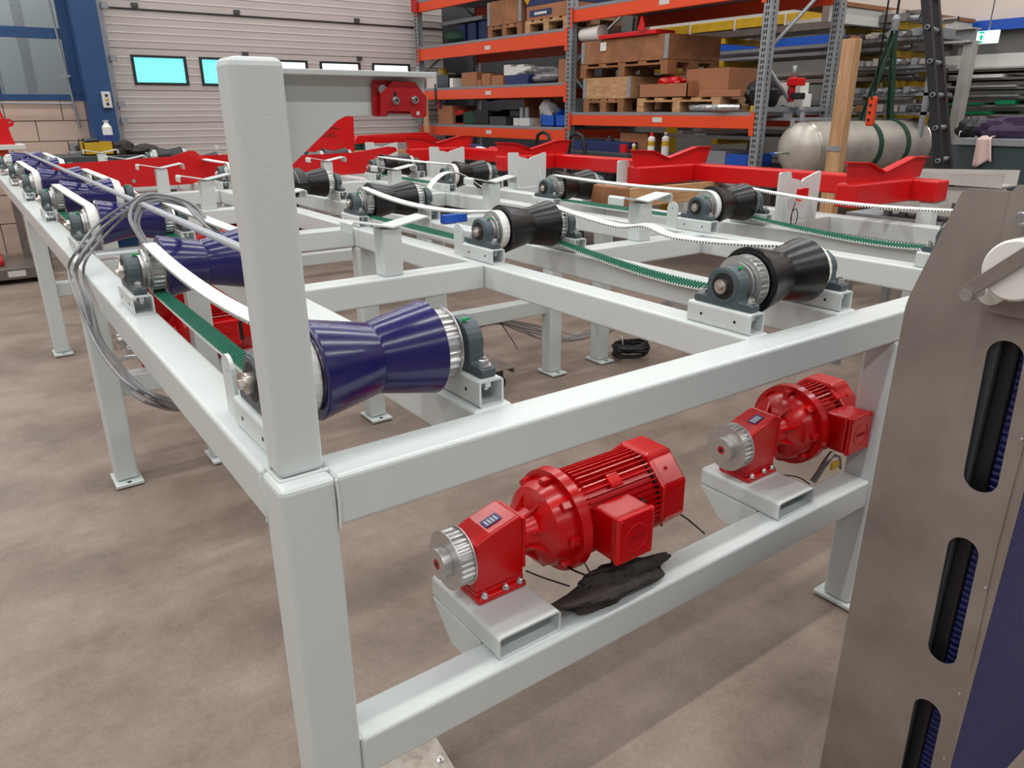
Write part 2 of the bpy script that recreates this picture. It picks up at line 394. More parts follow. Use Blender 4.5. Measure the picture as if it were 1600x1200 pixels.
# copper-free compressed air pipes on the masonry
pp = MB(); pp.tube([(.98, YW-.1, 5), (1.02, YW-.1, 2.9), (1.07, YW-.1, 1.78), (1.09, YW-.1, 1.5)], .014, 8)
pp.tube([(1.06, YW-.1, 1.79), (.05, YW-.1, 1.8), (.03, YW-.1, 1.78), (.03, YW-.1, 1.2)], .012, 8)
for z in (3.0, 2.1): pp.box(.99, YW-.12, z, 1.09, YW-.08, z+.03)
tag(pp.obj('wall_pipe', 'galv'), 'thin silver air pipe running down the blue window jamb and along the block wall', 'pipe')
cb = thing('control_box', 'small grey door control box with black and yellow buttons on the blue column', 'switch', (1.40, YW-.45, 1.74))
MB().box(-.05, -.03, 0, .05, .03, .19).obj('housing', 'offwhite', cb, .006)
for k in range(3): MB().rot('y', [(-.036, .016), (-.03, .018)], 12, (0, 0, .045+.05*k)).obj('button', ['black', 'yellow', 'black'][k], cb)

# ================================================================ welded roller tables
YR = [.2215+1.255*k for k in range(7)]; YR[5] = 6.60; YR[6] = 7.98      # axle lines
BX = [(0, .1), (.45, .55), (1.343, 1.443), (1.785, 1.885), (2.673, 2.773), (3.115, 3.215), (3.80, 3.90)]
CX_BLOCK = [.061, .4995, 1.393, 1.833, 2.723, 3.162]
MODS = [(0., 2.598, [0, 1]), (2.603, 5.107, [2, 3]), (5.112, 8.35, [4, 5, 6])]
def bracket(p, xc, yc):
    b = MB().box(xc-.04, yc-.04, H, xc+.04, yc+.04, H+.178).obj('saddle_post', 'paint', p, .006)
    t = .006; top = [(-.165, .165+.012), (-.165, .208), (-.155, .217), (0.0, .186), (.15, .214), (.162, .206), (.162, .17)]
    inn = [(a*(1-.035), z-t) if 0 < i < len(top)-1 else (a+(.006 if a < 0 else -.006), z) for i, (a, z) in enumerate(top)]
    pl = [(xc+a, H+z) for a, z in top] + [(xc+a, H+z) for a, z in inn[::-1]]
    s = MB()
    n = len(top)
    for i in range(n-1):
        q = [pl[i], pl[i+1], pl[2*n-2-i], pl[2*n-1-i]]
        s.prism(q, 'y', yc-.05, yc+.05)
    s.obj('bent_saddle', 'paint', b)
def vplate(p, xc, yc):
    x0, x1 = xc-.19, xc+.19; z = H
    out = [(x0, z), (x0, z+.262), (x0+.012, z+.27), (x0+.095, z+.268), (x0+.105, z+.235), (x0+.17, z+.224), (x0+.205, z+.212), (x0+.225, z+.226), (x1-.012, z+.262), (x1, z+.255), (x1, z)]
    o = plate2d('notched_plate', out, [], .012, 'paint', p, MX('y', yc-.02))
    for gx in (x0+.07, x1-.07):
        g = MB().prism([(yc-.02-.05, z), (yc-.026, z), (yc-.026, z+.13)], 'x', gx-.004, gx+.004); g.obj('gusset', 'paint', o)
def end_lug(p, x, y):   # round-topped lug welded behind a bearing block
    out = [(y, H), (y, H+.10)]+[(y+.035+.035*math.cos(math.radians(a)), H+.10+.035*math.sin(math.radians(a))) for a in range(180, -1, -20)]+[(y+.07, H)]
    o = plate2d('lug_plate', out, [circ(y+.035, H+.1, .005, 8)], .008, 'paint', p, MX('x', x))
LEGX = [[0, 1.966, 3.80], [0, .45, 1.343, 1.785, 2.673, 3.115], [0, .45, 1.343, 1.785, 2.673, 3.115]]
for mi, (y0, y1, rows) in enumerate(MODS):
    LO = .055 if mi else 0
    fr = thing('roller_table', ['white welded tube frame of the nearest roller table, with corner post', 'white welded tube frame of the middle roller table, grey cables over its left edge', 'white welded tube frame of the farthest roller table, in front of the sectional door'][mi], 'table frame', (0, y0, 0))
    fr2 = fr
    def P(o):  # keep world coordinates
        o.parent = fr2; o.matrix_parent_inverse = Matrix.Translation((0, -y0, 0)); return o
    class W:  pass
    bv = .009
    for i, (a, b) in enumerate(BX):
        s = .1 if mi == 0 else 0
        if i == 6 and mi: continue
        P(MB().box(a, y0+s, H-.1, b, y1, H).obj('long_beam', 'paint', None, bv, seg=3))
    if mi == 0:
        P(MB().box(.1, 0, H-.1, 3.9, .1, H).obj('front_beam', 'paint', None, bv, seg=3))
        P(MB().box(.1, 0, .4244, 1.966, .1, .5244).obj('lower_beam', 'paint', None, bv, seg=3))
        P(MB().box(2.066, 0, .4244, 3.8, .1, .5244).obj('lower_beam', 'paint', None, bv, seg=3))
        P(MB().tube([(.099, .0005, H-.006), (.101, .0005, H-.05), (.099, .0005, H-.1)], .003, 6).obj('weld_bead', 'weld'))
        P(MB().tube([(.0, .1, H-.01), (.001, .085, H-.06), (.0, .095, H-.1)], .003, 6).obj('weld_bead', 'weld'))
        P(MB().tube([(.1, .004, .522), (.1, .05, .525), (.1, .1, .524)], .003, 6).obj('weld_bead', 'weld'))
    else:
        P(MB().box(.1, y0+LO, .4244, BX[5][1], y0+LO+.1, .5244).obj('lower_beam', 'paint', None, bv, seg=3))
        P(MB().box(.1, y0+.02, H-.1, .45, y0+.12, H).obj('cross_beam', 'paint', None, bv, seg=3))
    for r_ in rows:
        if r_ == 0: continue
        yc = YR[r_]-.08+ .005
        for k, (a, b) in enumerate(((.55, 1.343), (1.885, 2.673), (3.215, 3.80))):
            if k == 2 and mi: b = 3.6
            yb = max(yc-.01, y0)
            P(MB().box(a, yb, H-.1, b, yb+.1, H).obj('cross_beam', 'paint', None, bv, seg=3))
            if k < 2: bracket(fr2, (a+b)/2, yb+.06)
            else: vplate(fr2, 3.46, yb+.03)
    for x in LEGX[mi]:
        y0 = MODS[mi][0]+LO
        P(MB().box(x, y0, .022, x+.1, y0+.1, H if mi == 0 and x == 0 else H-.1).obj('leg', 'paint', None, .012, seg=3))
        fp = MB().box(x-.012, y0-.05, .006, x+.112, y0+.13, .021); fo = fp.obj('foot_plate', 'paint', None, .003); P(fo)
        MB().rot('z', [(.0205, .011), (.0215, .011)], 12, (x+.05, y0-.026, 0)).obj('bolt_hole', 'dark', fo)
        MB().rot('z', [(0, .03), (.006, .03)], 12, (x+.05, y0+.04, 0)).obj('rubber_pad', 'dark', fo)
        y0 = MODS[mi][0]
    # bearing blocks: hollow square tubes
    for r_ in rows:
        for k, cx in enumerate(CX_BLOCK):
            yc = YR[r_]
            o = rtube_mb(cx-.031, cx+.031, H, BZ, yc-.1125, yc+.1125).obj('bearing_block', 'paint'); P(o)
            for sgn in (-1, 1):
                MB().rot('x', [(cx-.0318, .0045), (cx-.031, .0045)], 8, (0, yc+sgn*.06, H+.03)).obj('drilled_hole', 'dark', o)
                n_ = MB(); n_.rot('z', [(BZ-.022, .013), (BZ-.006, .013)], 6, (cx, yc+sgn*.088, 0), sm=False); n_.rot('z', [(BZ-.03, .008), (BZ-.02, .008)], 8, (cx, yc+sgn*.088, 0))
                n_.obj('nut', 'zinc', o)
    # fix children of brackets placed with world coordinates
    for o in list(fr2.children):
        if o.name.startswith(('saddle_post', 'notched_plate', 'lug_plate')): o.matrix_parent_inverse = Matrix.Translation((0, -y0, 0))
    if mi == 0:
        # upright post with cantilever arm at the near corner
        P(MB().box(.016, .038, H, .096, .112, 1.778).obj('corner_post', 'paint', None, .012, seg=3))
        wb = MB(); wb.tube([(.013, .112, H+.001), (.013, .035, H+.001), (.1, .035, H+.001)], .0035, 6); P(wb.obj('weld_bead', 'weld'))
        P(MB().box(.094, .052, 1.756, .358, .122, 1.764).obj('arm_flange', 'paint', None, .001))
        web = [(.094, 1.756), (.352, 1.756), (.352, 1.697), (.206, 1.697), (.19, 1.69), (.096, 1.615)]
        a = plate2d('arm_web', web, [], .006, 'paint', None, MX('y', .087)); P(a)
        for (r_, cx) in ((1, 1.393), (1, 2.723), (0, .061), (2, 1.393)):
            if r_ == 2: continue
            end_lug(fr2, cx-.02, YR[r_]+.12)
        for o in list(fr2.children):
            if o.name.startswith('lug_plate'): o.matrix_parent_inverse = Matrix.Identity(4)
# red clamp bolted to the arm
cl = thing('clamp_bracket', 'dark red two-plate clamp bolted to the end of the cantilever arm', 'bracket', (.30, .087, 1.72))
def _o(px, Y): return [(at(u, v, Y=Y).x-.30, at(u, v, Y=Y).z-1.72) for u, v in px]
plate2d('front_plate', _o([(594, 147), (613, 127), (647, 128), (665.5, 152), (665.5, 180), (662, 184), (645, 183), (641, 174), (605, 173), (603, 180), (600, 181), (594, 180)], .068), [], .004, 'darkred', cl, MX('y', -.019))
plate2d('back_plate', _o([(580.5, 131), (583, 125), (640, 127), (650, 170), (645, 178), (607, 177), (603, 182), (585, 182), (582, 179)], .079), [], .004, 'darkred', cl, MX('y', -.008))
for u, v in ((617, 157), (647, 156)):
    a = at(u, v, Y=.066); x, z = a.x-.30, a.z-1.72
    MB().rot('y', [(-.025, .0065), (-.021, .0068)], 18, (x, 0, z)).obj('washer', 'zinc', cl)
    MB().rot('y', [(-.030, .0045), (-.025, .0048)], 14, (x, 0, z)).obj('cap_screw', 'zinc', cl)
    MB().rot('y', [(-.0303, .0022), (-.030, .0022)], 6, (x, 0, z)).obj('hex_socket', 'dark', cl)
a = at(596, 140, Y=.075); MB().rot('y', [(-.017, .0075), (-.010, .0075)], 16, (a.x-.30, 0, a.z-1.72)).obj('washer', 'zinc', cl)
a = at(617, 147, Y=.066); MB().box(a.x-.3-.0022, -.0215, a.z-1.72-.005, a.x-.3+.0022, -.0208, a.z-1.72+.004).obj('adjusting_slot', 'dark', cl)
a = at(653, 177, Y=.066); MB().box(a.x-.3-.003, -.0216, a.z-1.72-.003, a.x-.3+.003, -.021, a.z-1.72+.003).obj('sticker', 'offwhite', cl)
# ================================================================ hourglass rollers with pillow block bearings
def pillow(parent, x, inner):   # inner: +1 when the roller lies on the +x side
    y, z = 0, 0
    prof = [(-.098, 0), (.098, 0), (.102, .004), (.102, .018), (.096, .022), (.058, .024)]
    prof += [(.058*math.cos(math.radians(a)), .06+.054*math.sin(math.radians(a))) for a in range(-15, 196, 15)]
    prof += [(-.058, .024), (-.096, .022), (-.102, .018), (-.102, .004)]
    b = MB().prism(prof, 'x', x-.019, x+.019).obj('pillow_block', 'cast', parent, .003)
    s = MB(); o_ = -inner
    s.rot('x', sorted([(x+o_*.0188, .05), (x+o_*.0215, .048)]), 28, (0, 0, .06)); s.obj('housing_rim', 'cast', b)
    MB().rot('x', sorted([(x+o_*.0215, .038), (x+o_*.0222, .038)]), 24, (0, 0, .06)).obj('seal_ring', 'dark', b)
    t = MB(); t.rot('x', sorted([(x+o_*.02, .0205), (x+o_*.034, .0205)]), 24, (0, 0, .06))
    t.rot('x', sorted([(x+o_*.034, .014), (x+o_*.037, .014)]), 20, (0, 0, .06)); t.rot('x', sorted([(x+o_*.037, .0095), (x+o_*.046, .0095)]), 6, (0, 0, .06), sm=False)
    t.obj('shaft_end', 'shaft', b)
    for sg in (-1, 1):
        q = MB(); hexbolt(q, x, sg*.083, .0225, .0105, .013); q.obj('bolt', 'zinc', b)
    g = MB(); g.rot('z', [(0, .0035), (.004, .0055), (.009, .005), (.011, .002)], 10, (x+inner*.012, -.028, .107)); g.box(x+inner*.012+.003, -.031, .112, x+inner*.012+.014, -.026, .116)
    g.obj('grease_cap', 'green', b)
    return b
def pulley_mb(x0, x1, r, c=(0, 0, 0), n=26, flange=True):
    mb = MB(); N = n*4
    def wob(q, i): return 1.0 if q in (0, 3) else (1.0 if (i % 4) in (0, 1) else .945)
    mb.rot('x', [(x0, r*.90), (x0+.0005, r), (x1-.0005, r), (x1, r*.90)], N, c, sm=False, wob=lambda q, i: 1 if (i % 4) < 2 or q in (0, 3) else .93)
    if flange:
        for a in (x0-.002, x1): mb.rot('x', [(a, r*1.07), (a+.002, r*1.07)], 40, c)
    return mb
def make_roller(kind, label, loc):
    t = thing('hourglass_roller', label, 'roller', loc)
    c = (0, 0, .06)
    pm = 'blue_pu' if kind == 'blue' else 'black_pu'
    R1, R0, L = .1, .0735, .13
    prof = [(-L+.002, .066), (-L, .09), (-L, R1-.003), (-L+.003, R1), (-.004, R0+.001), (0, R0-.0015), (.004, R0+.001), (L-.003, R1), (L, R1-.003), (L, .09), (L-.002, .066)]
    MB().rot('x', prof, 56, c).obj('roller_sleeve', pm, t)
    sh = MB(); sh.rot('x', [(-.19, .024), (.19, .024)], 20, c)
    for s in (-1, 1): sh.rot('x', [(s*.135-.006, .068), (s*.135+.006, .068)], 40, c)
    sh.obj('shaft', 'shaft', t)
    h = MB(); hr = MB().rot('x', [(.18, .045), (.19, .045)], 28, c); hr.obj('shaft_collar', 'alu', t); h.rot('x', [(-.196, .045), (-.187, .045), (-.186, .062), (-.180, .062), (-.179, .052), (-.172, .052)], 32, c)
    for k in range(6):
        a = k*math.pi/3+.4; h.rot('x', [(-.185, .0045), (-.176, .0045)], 8, (0, .057*math.cos(a), .06+.057*math.sin(a)))
    h.obj('clamping_hub', 'alu', t)
    pulley_mb(-.172, -.137, .074, c).obj('toothed_pulley', 'alu', t)
    pulley_mb(.137, .172, .074, c).obj('toothed_pulley', 'alu', t)
    pillow(t, -.2195, 1); pillow(t, .2195, -1)
    return t
blue0 = make_roller('blue', 'blue hourglass roller at the near corner, half behind the upright post', (.2805, YR[0], BZ))
LB = ['', 'blue hourglass roller second from the near corner, white belt on its left pulley', 'blue hourglass roller third from the near corner, grey cables looped in front of it', 'blue hourglass roller fourth from the near corner along the left table edge', 'blue hourglass roller third from the far end of the left row', 'blue hourglass roller second from the far end of the left row', 'blue hourglass roller at the far end of the left row']
for r_ in range(1, 7): copy_tree(blue0, loc=(.2805, YR[r_], BZ), label=LB[r_], group=None)
black0 = make_roller('black', 'large black hourglass roller nearest the steel sheet, bare of belts on its left pulley', (1.613, YR[0], BZ))
names = {1: 'second black hourglass roller in the middle row, green and white belt behind it', 2: 'third black hourglass roller in the middle row, behind the saddle post', 3: 'fourth black hourglass roller in the middle row, right of the tall upright post', 4: 'fifth black hourglass roller in the middle row, left of the tall upright post', 5: 'far black hourglass roller of the middle row, in front of the door'}
names[6] = 'farthest black hourglass roller of the middle row, against the door'
for r_ in range(1, 7): copy_tree(black0, loc=(1.613, YR[r_], BZ), label=names[r_])
names = {0: 'black hourglass roller hidden behind the steel sheet, front of the right row', 1: 'black hourglass roller in the right row under the red beam', 2: 'black hourglass roller in the right row beside the wooden block', 3: 'black hourglass roller in the right row behind a curled white belt', 4: 'black hourglass roller in the right row wrapped with blue tape', 5: 'farthest black hourglass roller of the right row, above the red plate'}
names[6] = 'last black hourglass roller of the right row, beside the red gusset plate'
for r_ in range(0, 7): copy_tree(black0, loc=(2.943, YR[r_], BZ), label=names[r_])
tape = MB().rot('x', [(2.99, .083), (3.03, .086)], 30, (0, YR[4], BZ+.06)).obj('blue_tape', 'bluebin'); tag(tape, 'blue tape wrapped round the far black roller of the right row', 'tape')

# ================================================================ toothed belts
def belt(name, label, xc, ya, yb, sag_t, sag_b, group=None, w=.038, z=BZ+.06, bump=None, lean=.42, tz=.0):
    r = .0765; P = []   # closed loop in yz, ya < yb (ya nearer)
    def sagz(s, sag):
        v = -4*sag*s*(1-s)
        if bump: v += bump[1]*math.exp(-((s-bump[0])/.07)**2)
        return v
    n = 70
    for i in range(n+1):           # upper run from near to far
        s = i/n; P.append((ya+(yb-ya)*s, z+r+(sagz(s, sag_t) if sag_t is not None else 0)))
    for i in range(1, 12): a = math.radians(90-180*i/12); P.append((yb+r*math.cos(a), z+r*math.sin(a)))
    for i in range(n+1):
        s = 1-i/n; P.append((ya+(yb-ya)*s, z-r-4*sag_b*s*(1-s)*(1.5-s)))
    for i in range(1, 12): a = math.radians(270-180*i/12); P.append((ya+r*math.cos(a), z+r*math.sin(a)))
    # outer offset path, ribbon with thickness, two materials
    N = len(P); T = thing(name, label, 'belt', (xc, (ya+yb)/2, z), group)
    nor = []
    for i in range(N):
        a = P[i-1]; b = P[(i+1) % N]; d = Vector((b[0]-a[0], b[1]-a[1])).normalized(); nor.append(Vector((-d.y, d.x)))
    yo, zo = (ya+yb)/2, z
    def ring(off): return [(P[i][0]+nor[i].x*off-yo, P[i][1]+nor[i].y*off-zo) for i in range(N)]
    O = ring(.0028); I = ring(0.0)
    mb = MB(); v = []
    LN = []
    for i in range(N):
        s = (P[i][0]-ya)/(yb-ya); LN.append((.14 if i <= n else lean)*max(0, math.sin(math.pi*min(max(s, 0), 1)))**.7)
    for x in (-w/2, w/2):
        v += [(x*(1-.15*LN[i]), p[0], p[1]+x*LN[i]) for i, p in enumerate(O)]; v += [(x*(1-.15*LN[i]), p[0], p[1]+x*LN[i]) for i, p in enumerate(I)]
    f = []; mi = []
    for i in range(N):
        j = (i+1) % N
        f.append((i, j, 2*N+j, 2*N+i)); mi.append(0)
        f.append((N+i, 3*N+i, 3*N+j, N+j)); mi.append(1)
        f.append((i, N+i, N+j, j)); mi.append(0)
        f.append((2*N+i, 2*N+j, 3*N+j, 3*N+i)); mi.append(0)
    mb.add(v, f); mb.mi = mi
    mb.obj('belt_band', ['beltw', 'beltg'], T)
    # teeth on the inside
    tb = MB(); L = [0]
    for i in range(N): a, b = P[i], P[(i+1) % N]; L.append(L[-1]+math.hypot(b[0]-a[0], b[1]-a[1]))
    cnt = int(L[-1]/.0135); k = 0
    for q in range(cnt):
        s = q*L[-1]/cnt
        while L[k+1] < s: k += 1
        u = (s-L[k])/(L[k+1]-L[k]); a, b = P[k], P[(k+1) % N]
        p = Vector((a[0]+(b[0]-a[0])*u-yo, a[1]+(b[1]-a[1])*u-zo)); d = Vector((b[0]-a[0], b[1]-a[1])).normalized(); nn = Vector((-d.y, d.x))
        c = [p-d*.0038, p+d*.0038, p+d*.0028-nn*.0065, p-d*.0028-nn*.0065]
        vs = [(x*(1-.15*LN[k]), q_.x, q_.y+x*LN[k]) for x in (-w/2, w/2) for q_ in c]; k0 = len(tb.v)
        tb.add(vs, [(0, 1, 2, 3), (4, 7, 6, 5), (0, 4, 5, 1), (1, 5, 6, 2), (2, 6, 7, 3), (3, 7, 4, 0)])
        tb.mi[-6:] = [0, 0, 1, 1, 1, 1]
    o = tb.obj('belt_tooth', ['beltw', 'beltg'], T, stuff=True)
    return T
XL = lambda c: c-.1545
XRr = lambda c: c+.1545
belt('toothed_belt', 'slack white and green toothed belt between the two nearest blue rollers', XL(.2805), YR[0], YR[1], .03, .0)
belt('toothed_belt', 'white toothed belt from second to third blue roller, on their right pulleys', XRr(.2805), YR[1], YR[2], .004, .012)
belt('toothed_belt', 'white toothed belt from third to fourth blue roller, on their left pulleys', XL(.2805), YR[2], YR[3], .002, .012)
belt('toothed_belt', 'white toothed belt from fourth to fifth blue roller, on their right pulleys', XRr(.2805), YR[3], YR[4], .002, .012)
belt('toothed_belt', 'white toothed belt from fifth to sixth blue roller, on their left pulleys', XL(.2805), YR[4], YR[5], .002, .012)
belt('toothed_belt', 'white toothed belt from sixth to last blue roller, on their right pulleys', XRr(.2805), YR[5], YR[6], .002, .012)
belt('toothed_belt', 'long toothed belt with green teeth between the two nearest middle black rollers', XRr(1.613), YR[0], YR[1], .045, .05, bump=(.55, .025))
belt('toothed_belt', 'sagging white toothed belt from second to third middle black roller', XL(1.613), YR[1], YR[2], .04, .0)
belt('toothed_belt', 'toothed belt with green teeth running behind the steel sheet, right row', XRr(2.943), YR[0], YR[1], .03, .04)
belt('toothed_belt', 'white toothed belt in the right row above the wooden block', XL(2.943), YR[1], YR[2], .012, .0)
belt('toothed_belt', 'white toothed belt at the far end of the right row', XL(2.943), YR[3], YR[4], .004, .012)
belt('toothed_belt', 'white toothed belt of the far middle rollers, in front of the door', XL(1.613), YR[4], YR[5], .004, .012)
# loose belts standing up in arcs
def loose(label, pts, w=.032):
    t = thing('loose_belt', label, 'belt', pts[0]); b = MB(); v = []; n = len(pts); P0 = Vector(pts[0])
    for i, p in enumerate(pts):
        p = Vector(p)-P0; d = (Vector(pts[min(i+1, n-1)])-Vector(pts[max(i-1, 0)])).normalized(); e = Vector(pts[-1])-Vector(pts[0]); sd = Vector((abs(e.y), -e.x*(1 if e.y >= 0 else -1), 0)).normalized()*(w/2); nn = sd.cross(d).normalized()*.0025
        nn = nn if (nn.z > 0 or i == 0) else nn
        v += [tuple(p-sd+nn), tuple(p+sd+nn), tuple(p+sd-nn), tuple(p-sd-nn)]
    f = []; mi = []
    for i in range(n-1):
        for k in range(4): f.append((i*4+k, i*4+(k+1) % 4, i*4+4+(k+1) % 4, i*4+4+k)); mi.append(1 if k == 2 else 0)
    b.add(v, f); b.mi = mi; b.sm = [True]*len(f); b.obj('belt_band', ['beltw', 'dark'], t)
Pq = at(722, 289, Z=H+.02); Pp = at(672, 290, Y=Pq.y)
def arc(y0, y1, z0, h, x, n=24): return [(x, y0+(y1-y0)*i/n, z0+h*math.sin(math.pi*i/n)) for i in range(n+1)]
loose('slack white belt curled in an arc over the middle of the right row', [(2.40+.46*i/24, 3.70, 1.15+.13*math.sin(math.pi*(i/24)**.8)) for i in range(25)], .075)
loose('white belt looped over the fourth middle black roller beside the tall post', [(1.50, YR[3]-.11+.15*math.cos(math.radians(a)), BZ+.06+.11*math.sin(math.radians(a))) for a in range(-50, 175, 9)], .06)

# ================================================================ gear motors
def gear_motor(label, loc, s=1.0, ml=.30):
    t = thing('gear_motor', label, 'motor', loc)      # local: foot base z=0, x along axle
    A = .118                                          # axle height
    ft = MB(); ft.box(0, -.06, 0, .142, .06, .016); ft.box(0, -.048, .016, .142, .048, .03); fo = ft.obj('foot', 'red', t, .004)
    for x in (.02, .082, .125):
        q = MB(); hexbolt(q, x, -.053, .016, .007, .009); q.obj('bolt', 'zinc', fo)
    gb = MB(); prof = [(0.0, .028), (.142, .028), (.142, .185), (.128, .2), (.045, .178), (0, .16)]
    gb.prism(prof, 'y', -.048, .055); g = gb.obj('gearbox_housing', 'red', t, .007, seg=3)
    MB().box(-.006, -.045, .04, .002, .05, .15).obj('end_cover', 'red', g, .004)
    MB().box(.138, -.052, .05, .146, .058, .19).obj('split_flange', 'red', g, .003)
    pl = MB(); pl.prism([(.050, .1845-.0035), (.095, .1965-.0035), (.095, .1975-.0035), (.05, .1855-.0035)], 'y', -.022, .008); pl.obj('nameplate', 'labelblue', g)
    p2 = MB()
    for k in range(4): p2.prism([(.055+.009*k, .1868-.0035+.0024*k), (.06+.009*k, .1883-.0035+.0024*k), (.06+.009*k, .1888-.0035+.0024*k), (.055+.009*k, .1873-.0035+.0024*k)], 'y', -.018, .002)
    p2.obj('nameplate_print', 'offwhite', g)
    # pulley on the output shaft
    c = (0, 0, A)
    pu = pulley_mb(-.052, -.012, .069, c, 28); pu.rot('x', [(-.078, .038), (-.0545, .038)], 32, c); po = pu.obj('toothed_pulley', 'alu', t)
    MB().rot('x', [(-.0786, .013), (-.078, .013)], 20, c).obj('shaft_bore', 'darkred', po)
    MB().rot('x', [(-.0792, .006), (-.0786, .006)], 12, c).obj('bore_hole', 'dark', po)
    # bell housing and flange
    bh = MB(); bh.rot('x', [(.142, .05), (.162, .052), (.185, .06), (.198, .088), (.212, .104), (.235, .112), (.262, .114), (.262, .136), (.29, .138), (.291, .126)], 48, c)
    b = bh.obj('bell_housing', 'red', t)
    for k in range(8):
        a = math.radians(22+45*k); T = Matrix.Translation(Vector(c)) @ Matrix.Rotation(a, 4, 'X')
        r = MB(); r.prism([(.15, .045), (.205, .095), (.2, .05)], 'y', -.004, .004, T=T); r.obj('rib', 'red', b)
        l = MB(); l.box(.232, -.012, .105, .262, .012, .126, T=Matrix.Translation(Vector(c)) @ Matrix.Rotation(a+.39, 4, 'X')); l.obj('lug', 'red', b, .004)
    # motor
    x0 = .29; x1 = x0+ml
    m = MB(); m.rot('x', [(x0, .1), (x0+.02, .104), (x1-.02, .104), (x1-.018, .1)], 48, c); mo = m.obj('motor_body', 'red', t)
    fn = 0
    for k in range(48):
        a = math.radians(k*7.5)
        if 195 < k*7.5 < 285+25 and False: continue
        T = Matrix.Translation(Vector(c)) @ Matrix.Rotation(a, 4, 'X'); f = MB(); f.box(x0+.03, -.0018, .1, x1-.03, .0018, .118, T=T); f.obj('cooling_fin', 'red', mo)
    MB().box(x0+.11, -.02, .108, x0+.15, .02, .122, T=Matrix.Translation(Vector(c)) @ Matrix.Rotation(.62, 4, 'X')).obj('casting_pad', 'red', mo, .003)
    e = MB(); e.rot('x', [(x1-.036, .134), (x1+.045, .134), (x1+.066, .118), (x1+.072, .09)], 8, (0, 0, 0), sm=False); e.v = [(Matrix.Rotation(math.radians(22.5), 3, 'X') @ Vector(v))+Vector((0, 0, A)) for v in e.v]; fc = e.obj('fan_cover', 'red', t, .012, seg=3)
    MB().rot('x', [(x1-.042, .112), (x1-.036, .112)], 40, c).obj('gap_ring', 'dark', fc)
    for k in range(4):
        a = math.radians(45+90*k); MB().rot('x', [(x1+.0, .005), (x1+.004, .005)], 8, (0, .125*math.cos(a), A+.125*math.sin(a))).obj('screw', 'red', fc)
    # terminal box towards the viewer
    tb = MB(); tb.box(x0+.035, -.175, A-.062, x0+.155, -.095, A+.065); tx = tb.obj('terminal_box', 'red', t, .008, seg=3)
    ld = MB(); ld.box(x0+.031, -.192, A-.066, x0+.159, -.176, A+.069); lo = ld.obj('terminal_lid', 'red', tx, .008, seg=3)
    lx, lz = x0+.095, A; rg = MB()
    pts = [(lx+.038*math.cos(math.radians(a)), -.1925, lz+.038*math.sin(math.radians(a))) for a in range(0, 361, 12)]
    rg.tube(pts, .0011, 6, cap=False); rg.obj('emblem_ring', 'darkred', lo)
    em = MB(); q = -.024    # raised lettering strokes inside the ring
    for ch_ in 'abcde':
        em.box(lx+q, -.1935, lz-.005, lx+q+.0015, -.1923, lz+.006); em.box(lx+q+.006, -.1935, lz-.005, lx+q+.0075, -.1923, lz+.006); em.box(lx+q, -.1935, lz+.0045, lx+q+.0075, -.1923, lz+.006); q += .0105
    em.obj('emblem_lettering', 'darkred', lo)
    for sx in (-.052, .052):
        for sz in (-.055, .057): MB().rot('y', [(-.1945, .004), (-.192, .005)], 10, (lx+sx, 0, lz+sz)).obj('screw', 'red', lo)
    g1 = MB(); g1.box(x0+.172, -.128, A-.06, x0+.195, -.098, A+.04); g1.obj('connector', 'black', tx, .003)
    MB().rot('z', [(A-.09, .009), (A-.066, .011)], 8, (lx+.01, -.15, 0)).obj('cable_gland', 'zinc', tx)
    return t
def motor_seat(parent_name, x, label, w=.18):
    t = thing('motor_seat', label, 'bracket', (x, .022, .5244))
    w2 = w
    o = rtube_mb(0, w2, .0, .060, 0, .30, .006, .01).obj('box_tube', 'paint', t)
    # tapered cheek under the back of the tube
    return t
for nm, x, l in (('motor_seat', .451, 'white box tube seat under the nearest red gear motor'), ('motor_seat', 1.486, 'white box tube seat under the red gear motor by the right leg')):
    t = thing('motor_seat', l, 'bracket', (x, .022, .5244))
    rtube_mb(0, .181, 0, .061, 0, .30, .005, .011).obj('box_tube', 'paint', t)
    ck = MB().prism([(.079, 0), (.30, .0), (.30, -.005), (.215, -.092), (.079, -.092)], 'x', .0, .181); ck.obj('support_cheek', 'paint', t, .003)
gear_motor('nearest red gear motor with ribbed body, left on the lower beam', (.480, .206, .586))
gear_motor('red gear motor with shorter body, right one on the lower beam beside the leg', (1.515, .218, .586), ml=.16)
# ================================================================ things on and around the tables
def put(o, label, cat, group=None): return tag(o, label, cat, group)
# dark cloth wrapped round the connectors under the near motor
def blob(name, mats, c, r, seed, label, cat, n=24, m=14, amp=.2, rotz=0, pw=1.0, crease=0.):
    rnd = random.Random(seed); ph = [(rnd.uniform(2, 6), rnd.uniform(2, 6), rnd.uniform(2, 6), rnd.uniform(0, 6)) for _ in range(7)]
    v = []; f = []
    for i in range(m+1):
        th = math.pi*i/m
        for j in range(n):
            a = 2*math.pi*j/n; d = Vector((math.sin(th)*math.cos(a), math.sin(th)*math.sin(a), math.cos(th)))
            k = 1+amp*sum(math.sin(p[0]*d.x+p[1]*d.y+p[2]*d.z+p[3]) for p in ph)/3.5
            if crease: k += crease*abs(math.sin(9*d.x+7*d.y+3*d.z+ph[0][3]))
            z = d.z if d.z > 0 else d.z*pw
            v.append((d.x*r[0]*k, d.y*r[1]*k, z*r[2]*k))
    for i in range(m):
        for j in range(n): f.append((i*n+j, i*n+(j+1) % n, (i+1)*n+(j+1) % n, (i+1)*n+j))
    mb = MB(); mb.add(v, f, 0, True); o = mb.obj(name, mats); o.location = c; o.rotation_euler = (0, 0, rotz)
    return tag(o, label, cat)
